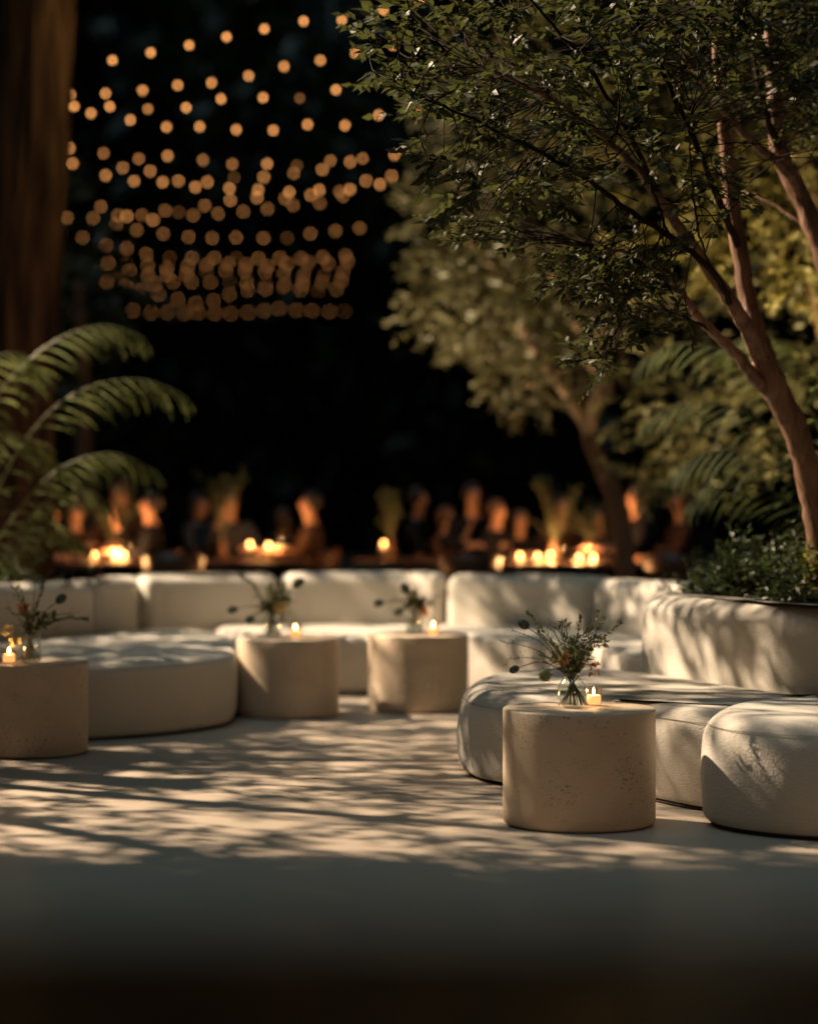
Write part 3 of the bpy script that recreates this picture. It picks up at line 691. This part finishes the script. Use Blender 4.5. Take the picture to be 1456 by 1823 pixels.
for i in range(360):
    Tg = V((rnd(-3.15, -2.35), 17, rnd(.8, 5))); c = lerp(Tg, KEY, rnd(.4, .56)); d = (rdir() + V((.4, -.2, -.1))).normalized()
    twig_leaves(lb, c - d * .12, c + d * .14, 8, .085, .036, tb, .003)
obj('crown', lb, M['leaf_dark'], dt, kind='stuff'); obj('twigs', tb, M['twig'], dt, kind='stuff')

# ------------------------------------------------------------------ palms
def leaflet_mesh(k):
    b = MB(); n = 6; c = []
    for i in range(n + 1):
        t = i / n; w = .5 * .068 * math.sin(math.pi * (.12 + .88 * t) ** .8) + .002; y = t * math.cos(t * .5); z = -(.22 + .12 * k) * t * t
        b.v += [V((-w, y, z - w * .5)), V((0, y, z)), V((w, y, z - w * .5))]
    for i in range(n):
        a = i * 3; b.f += [(a, a + 1, a + 4, a + 3), (a + 1, a + 2, a + 5, a + 4)]
    return b.mesh('leaflet')
LFM = {}
def frond(parent, pts, n, L, m, r=.008):
    if m not in LFM:
        LFM[m] = [leaflet_mesh(k) for k in range(3)]
        for x in LFM[m]: x.materials.append(M[m])
    q = catmull(pts, 10); k = len(q); b = MB(); b.quad_tube(q, [lerp(r, r * .25, i / (k - 1)) for i in range(k)], 6)
    f = obj('frond', b, M['rachis'], parent)
    off = parent.location
    for i in range(n):
        t = lerp(.12, .995, i / (n - 1)); x = t * (k - 1); j = min(int(x), k - 2); p = lerp(q[j], q[j + 1], x - j); d = (q[j + 1] - q[j]).normalized()
        side = d.cross(V((0, 0, 1))).normalized()
        for sg in (-1, 1):
            dd = (d * lerp(.55, 1.0, t) + side * sg * .5 + V((0, 0, -.5)) + rdir() * .06).normalized()
            u = V((0, 0, 1)); s = dd.cross(u).normalized(); u = s.cross(dd)
            o = bpy.data.objects.new('leaflet', random.choice(LFM[m])); COL.objects.link(o); o.parent = f
            ln = L * (math.sin(math.pi * (.18 + .74 * t)) ** .6) * rnd(.9, 1.1)
            o.matrix_local = Matrix.Translation(p) @ Matrix((s, dd, u)).transposed().to_4x4() @ Matrix.Scale(ln, 4)
    return f
pl = thing('palm_plant', 'feathery green palm with arching fronds at the left edge behind the sofa', 'palm', P(-70, 1200, 15.6))
pl.location.z = 0
for e in ([(-60, 1150), (-45, 830), (0, 700), (90, 612), (180, 580), (252, 598)], [(-60, 1150), (-20, 920), (60, 765), (150, 693), (250, 676), (330, 705)],
          [(-60, 1150), (-20, 1000), (40, 900), (110, 832), (200, 808), (278, 838)], [(-60, 1150), (-40, 1060), (20, 965), (80, 895), (150, 872), (215, 908)],
          [(-60, 1150), (-40, 1080), (0, 1010), (60, 945), (115, 940), (160, 975)], [(-60, 1150), (-80, 800), (-60, 690), (-20, 640), (40, 630), (80, 665)], [(-60, 1150), (-60, 900), (-30, 800), (10, 770), (70, 790), (110, 830)]):
    dd = rnd(15.1, 15.7); frond(pl, [P(-66, 1190, 15.6)] + [P(u, v, dd) for u, v in e[1:]], 22, .36, 'palm')
fp = thing('palm_plant', 'dim arching fern palm between the planter and the trees at the right', 'palm', P(1500, 1180, 13.7)); fp.location.z = 0
for e in ([(1470, 800), (1400, 692), (1300, 628), (1205, 612), (1140, 645)], [(1470, 850), (1400, 782), (1310, 728), (1220, 715), (1150, 750)], [(1480, 900), (1400, 842), (1320, 802), (1240, 812), (1190, 850)],
          [(1480, 960), (1420, 902), (1340, 862), (1270, 862), (1225, 895)], [(1500, 760), (1440, 650), (1390, 610), (1330, 600), (1280, 625)]):
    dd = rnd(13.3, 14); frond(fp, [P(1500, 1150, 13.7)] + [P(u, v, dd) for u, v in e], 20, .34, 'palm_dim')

# ------------------------------------------------------------------ shrubs in the planter
def shrub(label, c, rx, ry, h, n, L, w, m, group='shrubs in the planter', z0=.595):
    t = thing('shrub', label, 'shrub', (c[0], c[1], z0), group); lb, tb = MB(), MB()
    for i in range(n):
        a = rnd(0, 6.28); rr = rnd(.1, 1) ** .5; p = V((c[0] + math.cos(a) * rr * rx, c[1] + math.sin(a) * rr * ry, z0 + h * rnd(.03, 1) * (1 - .4 * rr * rr)))
        k = V((c[0] + rnd(-.08, .08), c[1] + rnd(-.08, .08), z0 + rnd(.0, h * .3)))
        tb.quad_tube([k, lerp(k, p, .5) + V((0, 0, .04)), p], [.004, .003, .002], 4, False)
        d = ((p - k).normalized() + rdir() * .6).normalized(); twig_leaves(lb, p - d * .05, p + d * L * 2.4, 8, L, w, tb, .0015)
    obj('foliage', lb, M[m], t, kind='stuff'); obj('stems', tb, M['twig'], t, kind='stuff')
def pxd(u, d): return ((u - UC) / FPX * d, d)
shrub('low glossy shrub at the left end of the planter', (1.62, 12.35), .16, .25, .28, 80, .05, .024, 'leaf_shrub')
shrub('dense dark green shrub in the middle of the planter', (1.78, 12.15), .24, .3, .46, 190, .05, .024, 'leaf_shrub')
shrub('taller dark shrub around the foot of the leaning trunk', (1.98, 11.75), .24, .3, .50, 190, .05, .024, 'leaf_shrub')
shrub('low dark shrub spilling over the back of the right sofa', (1.80, 11.66), .16, .22, .24, 90, .045, .022, 'leaf_shrub')
shrub('small dark shrub low behind the middle of the right backrest', (1.92, 11.46), .14, .24, .34, 130, .045, .022, 'leaf_shrub')
shrub('bright yellow green shrub at the right edge of the planter', (2.0, 11.36), .14, .16, .44, 110, .045, .022, 'leaf_lime')
shrub('dark shrub low at the left edge behind the sofa', pxd(20, 15.0), .28, .2, .62, 110, .06, .028, 'leaf_shrub', None, .35)
shrub('feathery light shrub under the far fern palm', pxd(1290, 13.2), .3, .3, .7, 90, .055, .024, 'leaf_shrub', None, .3)

# ------------------------------------------------------------------ string lights
bm_ = MB(); bm_.ball((0, 0, -.035), .0155, 10, 7, (1, 1, 1.2)); BME = []
for k in range(3):
    me = bm_.mesh('bulb'); me.materials.append(BUL[k]); BME.append(me)
sk_ = MB(); sk_.lathe([(.008, -.02), (.009, -.004), (.005, .004)], 8); SKM = sk_.mesh('socket'); SKM.materials.append(M['cable'])
ROWS = [
 ([(197, 93), (334, 74), (474, 49), (616, 19), (688, 4), (760, -14)], 70, .0, 'topmost string of warm bulbs climbing steeply to the right'),
 ([(127, 162), (248, 153), (374, 139), (504, 120), (634, 95), (700, 76)], 64, .0, 'second string of warm bulbs from the top, climbing to the right'),
 ([(131, 186), (264, 183), (397, 174), (535, 162), (660, 148)], 67, .35, 'third string of warm bulbs, nearly level with some dim bulbs'),
 ([(165, 199), (232, 206), (364, 221), (492, 221), (620, 210), (683, 200), (740, 192)], 64, .15, 'fourth string of warm bulbs, sagging in a wide shallow bow'),
 ([(128, 258), (240, 271), (348, 280), (469, 285), (582, 285), (684, 270), (740, 257)], 57, .6, 'fifth string of warm bulbs, mostly dim ones'),
 ([(131, 287), (187, 304), (241, 314), (342, 327), (445, 331), (556, 338), (650, 330), (700, 317)], 55, .0, 'sixth string of warm bulbs, bright and sagging below the dim string'),
 ([(218, 291), (271, 302), (325, 318), (375, 318), (474, 308), (580, 292), (640, 283)], 51, .25, 'seventh string of warm bulbs, crossing the sixth one'),
 ([(120, 382), (204, 380), (290, 373), (365, 376), (454, 370), (545, 358), (643, 340)], 45, .3, 'eighth string of warm bulbs with a flat left half'),
 ([(204, 393), (245, 404), (285, 410), (370, 418), (461, 419), (548, 414), (645, 398)], 44, .35, 'ninth string of warm bulbs, a single even bow'),
 ([(110, 414), (174, 428), (222, 438), (290, 454), (340, 456), (417, 455), (497, 456), (575, 454), (640, 448)], 39, .3, 'tenth string of warm bulbs, dropping from the left trunk'),
 ([(160, 480), (222, 478), (282, 486), (345, 484), (415, 476), (497, 482), (570, 487), (645, 473)], 35, .4, 'eleventh string of warm bulbs in the dense lower rows'),
 ([(160, 495), (224, 506), (289, 523), (352, 535), (420, 520), (485, 508), (562, 515), (610, 512)], 32, .35, 'twelfth string of warm bulbs, dipping in the middle'),
 ([(150, 470), (200, 492), (290, 500), (400, 498), (500, 505), (580, 500), (630, 492)], 33, .5, 'thirteenth string of faint warm bulbs just above the lowest'),
 ([(180, 366), (260, 386), (340, 364), (430, 352), (540, 346), (650, 322), (735, 305)], 48, .4, 'string of warm bulbs weaving between the seventh and eighth strings'),
 ([(190, 462), (300, 472), (400, 466), (520, 468), (650, 458)], 36, .5, 'string of warm bulbs running close under the tenth string'),
 ([(239, 551), (300, 553), (382, 556), (445, 553), (500, 547), (552, 550), (615, 552)], 29, .3, 'lowest string of warm bulbs, close and level'),
]
for pts, sp, dim, label in ROWS:
    d = .335 * FPX / sp
    q = catmull([P(u, v, d) for u, v in pts], 16); t = thing('string_light', label, 'string lights', q[0], 'rows of festoon lights over the garden')
    cab = [V((q[0].x - 1.5, q[0].y, q[0].z + .12))] + q + [V((q[-1].x + 2.2, q[-1].y, q[-1].z + .3))]
    b = MB(); b.quad_tube(cab[::3] + [cab[-1]], .002, 4, False); obj('cable', b, M['cable'], t)
    acc = 0; nxt = 0
    for i in range(1, len(q)):
        seg = (q[i] - q[i - 1]).length
        while nxt <= acc + seg:
            p = lerp(q[i - 1], q[i], (nxt - acc) / seg) + V((rnd(-.015, .015), rnd(-.2, .2), rnd(-.012, .012)))
            k = 0 if random.random() > dim else (1 if random.random() < .62 else 2)
            if d > 30: k = max(k, 1)
            o = bpy.data.objects.new('bulb', BME[k]); COL.objects.link(o); o.parent = t; o.location = p - t.location
            s = bpy.data.objects.new('socket', SKM); COL.objects.link(s); s.parent = o
            nxt += .335 * rnd(.97, 1.03)
        acc += seg

# ------------------------------------------------------------------ far dining guests
def skin_mesh(name, verts, edges, root=0, sub=1):
    me = bpy.data.meshes.new(name); me.from_pydata([v[:3] for v in verts], edges, [])
    o = bpy.data.objects.new(name, me); COL.objects.link(o)
    md = o.modifiers.new('s', 'SKIN'); md.use_smooth_shade = True
    for i, v in enumerate(verts):
        sv = me.skin_vertices[0].data[i]; sv.radius = (v[3], v[4] if len(v) > 4 else v[3]); sv.use_root = (i == root)
    ss = o.modifiers.new('b', 'SUBSURF'); ss.levels = sub; ss.render_levels = sub
    dg = bpy.context.evaluated_depsgraph_get(); r = bpy.data.meshes.new_from_object(o.evaluated_get(dg)); r.name = name
    for p in r.polygons: p.use_smooth = True
    bpy.data.objects.remove(o); return r
def person_meshes(raised):
    vs = [(0, 0, .50, .135, .11), (0, .0, .68, .125, .1), (0, .01, .86, .135, .1), (0, .015, .985, .07), (0, .005, 1.045, .052), (0, -.018, 1.11, .064), (0, -.008, 1.19, .083), (0, 0, 1.255, .055), (0, -.105, 1.155, .014)]
    es = [(0, 1), (1, 2), (2, 3), (3, 4), (4, 5), (5, 6), (6, 7), (6, 8)]
    for sx in (-1, 1):
        k = len(vs); up = raised and sx < 0
        el = (sx * .25, -.10, .74); wr = (sx * .12, -.30, 1.0) if up else (sx * .13, -.33, .765); pm = (sx * .085, -.32, 1.075) if up else (sx * .105, -.41, .765)
        vs += [(sx * .17, .01, .945, .062), (*el, .043), (*wr, .027), (*pm, .034, .02)]
        es += [(2, k), (k, k + 1), (k + 1, k + 2), (k + 2, k + 3)]
        d = (V(pm) - V(wr)).normalized(); s = V((1, 0, 0)); 
        for j, (off, ln) in enumerate(((-.028, .07), (-.01, .082), (.009, .078), (.027, .06), (.045, .045))):
            f0 = V(pm) + s * off * .7 + d * (.02 if j < 4 else -.02); f1 = f0 + d * ln * .55 + s * off * (.15 if j < 4 else .8); f2 = f1 + (d * .7 + V((0, 0, -.7 if not up else 0)) + V((0, .5 if up else 0, 0))).normalized() * ln * .5
            i = len(vs); vs += [(*f0, .0095), (*f1, .0085), (*f2, .007)]; es += [(k + 3, i), (i, i + 1), (i + 1, i + 2)]
        k = len(vs); vs += [(sx * .10, -.06, .50, .1), (sx * .13, -.43, .5, .068), (sx * .13, -.41, .26, .055), (sx * .13, -.42, .08, .04), (sx * .13, -.56, .045, .036)]
        es += [(0, k), (k, k + 1), (k + 1, k + 2), (k + 2, k + 3), (k + 3, k + 4)]
    body = skin_mesh('body', vs, es)
    cs = [(0, 0, .52, .15, .125), (0, 0, .68, .14, .115), (0, .01, .86, .15, .115), (0, .015, .975, .082)]; ce = [(0, 1), (1, 2), (2, 3)]
    for sx in (-1, 1):
        k = len(cs); up = raised and sx < 0
        el = (sx * .25, -.10, .74); wr = (sx * .13, -.28, .96) if up else (sx * .14, -.30, .76)
        cs += [(sx * .17, .01, .945, .075), (*el, .056), (*wr, .04)]; ce += [(2, k), (k, k + 1), (k + 1, k + 2)]
    shirt = skin_mesh('shirt', cs, ce)
    ts = [(0, 0, .49, .148, .122)]; te = []
    for sx in (-1, 1):
        k = len(ts); ts += [(sx * .10, -.06, .50, .112), (sx * .13, -.43, .5, .08), (sx * .13, -.41, .26, .066), (sx * .13, -.42, .1, .056)]; te += [(0, k), (k, k + 1), (k + 1, k + 2), (k + 2, k + 3)]
    return body, shirt, skin_mesh('trousers', ts, te)
PM = [person_meshes(False), person_meshes(True)]
def hair_mesh(long):
    b = MB(); b.ball((0, .012, 1.205), .1, 16, 12, (.95, 1.08, 1.0))
    for i, p in enumerate(b.v):
        if p.y < -.035: p.y = lerp(p.y, -.035, .75); p.z = max(p.z, 1.235)
        if p.z < 1.16 and not long: p.z = lerp(p.z, 1.16, .5)
        if long and p.z < 1.17: p.z = 1.17 - (1.17 - p.z) * 3.0; p.y = max(p.y, .03)
    return b.mesh('hair')
HM = [hair_mesh(False), hair_mesh(True)]
_e = MB(); _e.ball((0, 0, 0), .011, 8, 6); EM = _e.mesh('eye'); EM.materials.append(M['eye'])
def with_mat(name, me, m, parent):
    o = bpy.data.objects.new(name, me); COL.objects.link(o); o.parent = parent
    if not me.materials: me.materials.append(M[m])
    o.material_slots[0].link = 'OBJECT'; o.material_slots[0].material = M[m]; return o
def guest(label, u, d, face, pose=0, long=0, cloth='cloth_black', hair='hair_dark', skin='skin', z=0):
    x = (u - UC) / FPX * d
    t = thing('person', label, 'person', (x, d, z), 'dinner guests at the far tables'); t.rotation_euler.z = R(face)
    k_ = rnd(.88, 1.09); t.scale = (k_, k_, k_)
    bo = with_mat('body', PM[pose][0], skin, t); with_mat('shirt', PM[pose][1], cloth, t); with_mat('trousers', PM[pose][2], 'cloth_black', t); with_mat('hair', HM[long], hair, t)
    for sx in (-.03, .03):
        e = bpy.data.objects.new('eye', EM); COL.objects.link(e); e.parent = bo; e.location = (sx, -.077, 1.195)
    return t
def dining_table(label, u, d, r):
    x = (u - UC) / FPX * d; t = thing('dining_table', label, 'dining table', (x, d, 0), 'round dining tables behind the sofas')
    b = MB(); b.lathe([(r - .01, .66), (r, .668), (r, .69), (r - .008, .695)], 48); obj('tabletop', b, M['table_wood'], t, False)
    b = MB(); b.lathe([(.26, 0), (.26, .02), (.05, .06), (.045, .6), (.12, .659)], 24); obj('pedestal', b, M['wood'], t, False)
    return t
CH = None
def chair(label, u, d, face):
    global CH
    if CH is None:
        t = thing('dining_chair', label, 'chair', (0, 0, 0), 'round backed dining chairs')
        b = MB(); b.lathe([(.2, .41), (.22, .42), (.22, .445), (.2, .455)], 24); obj('seat', b, M['wood'], t, False)
        b = MB(); n = 18
        for i in range(n + 1):
            a = R(-105 + 210 * i / n); hh = .74 + .05 * math.cos(a)
            for rr, z in ((.235, .46), (.25, .6), (.262, hh), (.238, hh), (.226, .6), (.212, .46)): b.v.append(V((math.sin(a) * rr, math.cos(a) * rr, z)))
        for i in range(n):
            for k in range(6): b.f.append((i * 6 + k, i * 6 + (k + 1) % 6, (i + 1) * 6 + (k + 1) % 6, (i + 1) * 6 + k))
        b.f += [tuple(range(6))[::-1], tuple(n * 6 + k for k in range(6))]
        obj('backrest', b, M['wood'], t, False)
        for sx in (-1, 1):
            for sy in (-1, 1):
                b = MB(); b.quad_tube([(sx * .19, sy * .19, 0), (sx * .15, sy * .15, .41)], [.014, .019], 8); obj('leg', b, M['wood'], t, False)
        CH = t
    else: t = copy_tree(CH)
    t['label'] = label; t.location = ((u - UC) / FPX * d, d, 0); t.rotation_euler.z = R(face); return t
dining_table('round wooden dining table at the far left with three candles', 170, 21.0, .62)
dining_table('round wooden dining table left of centre with two candles', 455, 21.6, .55)
dining_table('round wooden dining table right of centre beside the dark gap', 720, 21.8, .5)
dining_table('large round dining table with the most candles behind the right of the sofa', 985, 20.8, .75)
FG = 'candles glowing on the dining tables'
def far_candle(u, d, label, pw=4.5, z=.695): candle((u - UC) / FPX * d, d, z, label, FG, pw, .035, .08, True)
for u, d, z, l in ((168, 20.7, .695, 'far candle standing alone on the left dining table'), (207, 21.0, .695, 'far candle in the middle of the close pair on the left dining table'), (221, 20.8, .695, 'far candle rightmost of the left dining table'),
             (445, 21.3, .78, 'far candle left of the bright pair on the centre left table'), (478, 21.4, .765, 'far candle right of the bright pair on the centre left table'),
             (925, 20.6, .695, 'far candle leftmost on the large dining table'), (957, 20.5, .695, 'far candle second from the left on the large dining table'), (979, 20.9, .695, 'dimmer far candle just behind the second one'),
             (1031, 20.6, .68, 'far candle left of the small pair at the right of the large table'), (1056, 20.8, .675, 'far candle right of the small pair at the right of the large table'), (683, 21.6, .78, 'dim far candle near the dark gap')):
    if z > .7:
        b = thing('candle_stand', 'small wooden riser under the ' + l.replace('far ', ''), 'candle stand', ((u - UC) / FPX * d, d, .695), 'wooden risers under far candles'); m_ = MB(); m_.lathe([(.05, .0005), (.05, .012), (.03, .02), (.03, z - .715), (.05, z - .708), (.05, z - .6958)], 16); obj('riser', m_, M['wood'], b, False)
    far_candle(u, d, l, 5 if u == 683 else 15.0, z)
guest('guest facing the left table with a long bare face lit orange, dark top', 268, 21.3, -75, 1, 0, 'cloth_black')
guest('guest in brown behind the left table near the palm', 135, 21.9, 25, 0, 1, 'cloth_brown', 'hair_brown')
guest('guest in a pale top leaning at the far left table', 215, 22.0, -15, 0, 1, 'cloth_brown', 'hair_brown')
guest('guest facing forward behind the two bright candles, raising a hand', 410, 22.4, 8, 1, 0, 'cloth_grey')
guest('guest in brown leaning left beside the dark gap', 552, 21.8, -78, 0, 0, 'cloth_brown', 'hair_dark')
guest('guest in rust top with a raised hand right of the dark gap', 795, 22.1, 60, 1, 1, 'cloth_brown', 'hair_brown')
guest('guest with a bright lit face in the middle of the right group', 842, 22.0, 20, 0, 0, 'cloth_black')
guest('guest turned sideways with orange lit cheek right of the bright face', 884, 21.7, 55, 0, 0, 'cloth_black', 'hair_brown')
guest('guest in the far middle of the large table, half hidden by leaves', 1000, 22.3, 0, 0, 1, 'cloth_brown', 'hair_brown')
guest('guest in black with dark hair turned to the candles at the right', 1135, 20.9, -65, 0, 0, 'cloth_black', 'hair_dark')
guest('guest at the far right with a red lit profile by the shrubs', 1212, 21.8, -80, 1, 1, 'cloth_brown', 'hair_brown')
guest('guest in black seated low beside the left palm', 90, 21.7, 40, 0, 0, 'cloth_black', 'hair_dark')
guest('guest in dark grey left of the two bright candles, turned right', 355, 22.6, 60, 1, 1, 'cloth_grey', 'hair_dark')
guest('guest in black whose back is turned, right of the two bright candles', 505, 23.0, 150, 0, 1, 'cloth_black', 'hair_dark')
guest('guest in dark clothes just right of the slim green arrangement', 745, 22.6, 70, 0, 0, 'cloth_black', 'hair_dark')
guest('guest with lit face left of the large table candles', 925, 22.2, 15, 0, 1, 'cloth_black', 'hair_brown')
guest('guest half hidden behind the forked trunk of the blurred tree', 1065, 22.2, -20, 0, 0, 'cloth_brown', 'hair_dark')
for l, u, d, f in (('round backed chair seen from behind left of centre', 310, 20.3, 180), ('round backed chair seen from behind right of the dark gap', 838, 20.2, 180), ('round backed chair at the right half hidden by the shrubs', 1200, 20.2, 160),
                   ('chair of the guest with the orange lit long face', 272, 21.35, -75), ('chair of the guest beside the dark gap', 556, 21.9, -78), ('chair of the guest in black at the right', 1140, 20.95, -65),
                   ('chair of the guest with the bright lit face', 842, 22.1, 20)): chair(l, u, d, f)
# flowers and glasses on the far tables
def far_plant(label, u, d, vtop, w, m, n=26):
    base = P(u, 0, d); base.z = .695; t = thing('table_plant', label, 'flowers', base, 'tall arrangements on the dining tables')
    b = MB(); b.lathe([(.05, .001), (.06, .06), (.035, .15), (.045, .17)], 16); obj('vase', b, M['wood'], t, False)
    h = P(u, vtop, d).z - .695; lb, tb = MB(), MB()
    for i in range(n):
        tip = V((rnd(-w, w), rnd(-.15, .15), rnd(.5, 1) * h)); tb.quad_tube([(0, 0, .16), lerp(V((0, 0, .16)), tip, .5) + V((0, 0, .05)), tip], .003, 4, False); d_ = (tip.normalized() + rdir() * .4).normalized()
        twig_leaves(lb, tip - d_ * .1, tip + d_ * .06, 9, .06, .03)
    obj('leaves', lb, M[m], t, False, kind='stuff'); obj('stems', tb, M['stem'], t, False, kind='stuff')
far_plant('tall loose arrangement rising behind the centre left candles', 395, 21.9, 830, .2, 'leaf_shrub', 14)
far_plant('dark feathery arrangement on the left dining table', 200, 21.6, 870, .28, 'leaf_dark', 22)
far_plant('slim green arrangement beside the dark gap', 695, 21.9, 880, .09, 'leaf_shrub', 20)
far_plant('wide dark green arrangement on the large dining table', 985, 21.1, 850, .26, 'leaf_dark', 14)
far_plant('low dark leafy arrangement right of the large table candles', 1050, 21.3, 900, .25, 'leaf_dark', 20)
def wineglass(label, u, d):
    t = thing('wine_glass', label, 'glass', ((u - UC) / FPX * d, d, .695), 'wine glasses on the dining tables'); b = MB()
    b.lathe([(.034, .001), (.033, .004), (.004, .008), (.004, .08), (.03, .11), (.037, .14), (.032, .19)], 20, close_top=False); obj('bowl', b, M['wine'], t, False)
for u, d, l in ((240, 20.8, 'wine glass right of the left table candles'), (140, 20.9, 'wine glass left of the left table candles'), (500, 21.4, 'wine glass right of the two bright candles'), (905, 20.7, 'wine glass left of the large table candles'), (1005, 20.6, 'wine glass between the large table candle pairs'), (1085, 20.7, 'wine glass right of the large table candles')): wineglass(l, u, d)

# ------------------------------------------------------------------ garden lamps
def garden_lamp(label, loc, aim, h=0):
    t = thing('garden_spotlight', label, 'spotlight', (loc[0], loc[1], 0), 'garden spotlights'); d = (V(aim) - V(loc)).normalized(); p = V(loc) - d * .03
    b = MB(); b.quad_tube([p - d * .16, p - d * .15, p - d * .02, p], [.03, .055, .06, .06], 16); obj('housing', b, M['metal'], t)
    b = MB(); b.quad_tube([(loc[0], loc[1], 0), p - d * .1], .02, 8); obj('post', b, M['metal'], t)
garden_lamp('black spotlight on a tall pole beyond the shade tree', KEY, (.2, 12.3, 0))
garden_lamp('black ground spotlight behind the back sofa', (-1.3, 17.2, .12), (.45, 18.8, 4.2))
garden_lamp('black spotlight hidden behind the planter shrubs', (2.9, 14.5, .15), (2.3, 15.8, 3.4))
garden_lamp('black low fill spotlight added behind the viewer to warm the table fronts', (3.6, -.5, .75), (.1, 13, 1.25))  # fixture for the added fill lamp, out of view
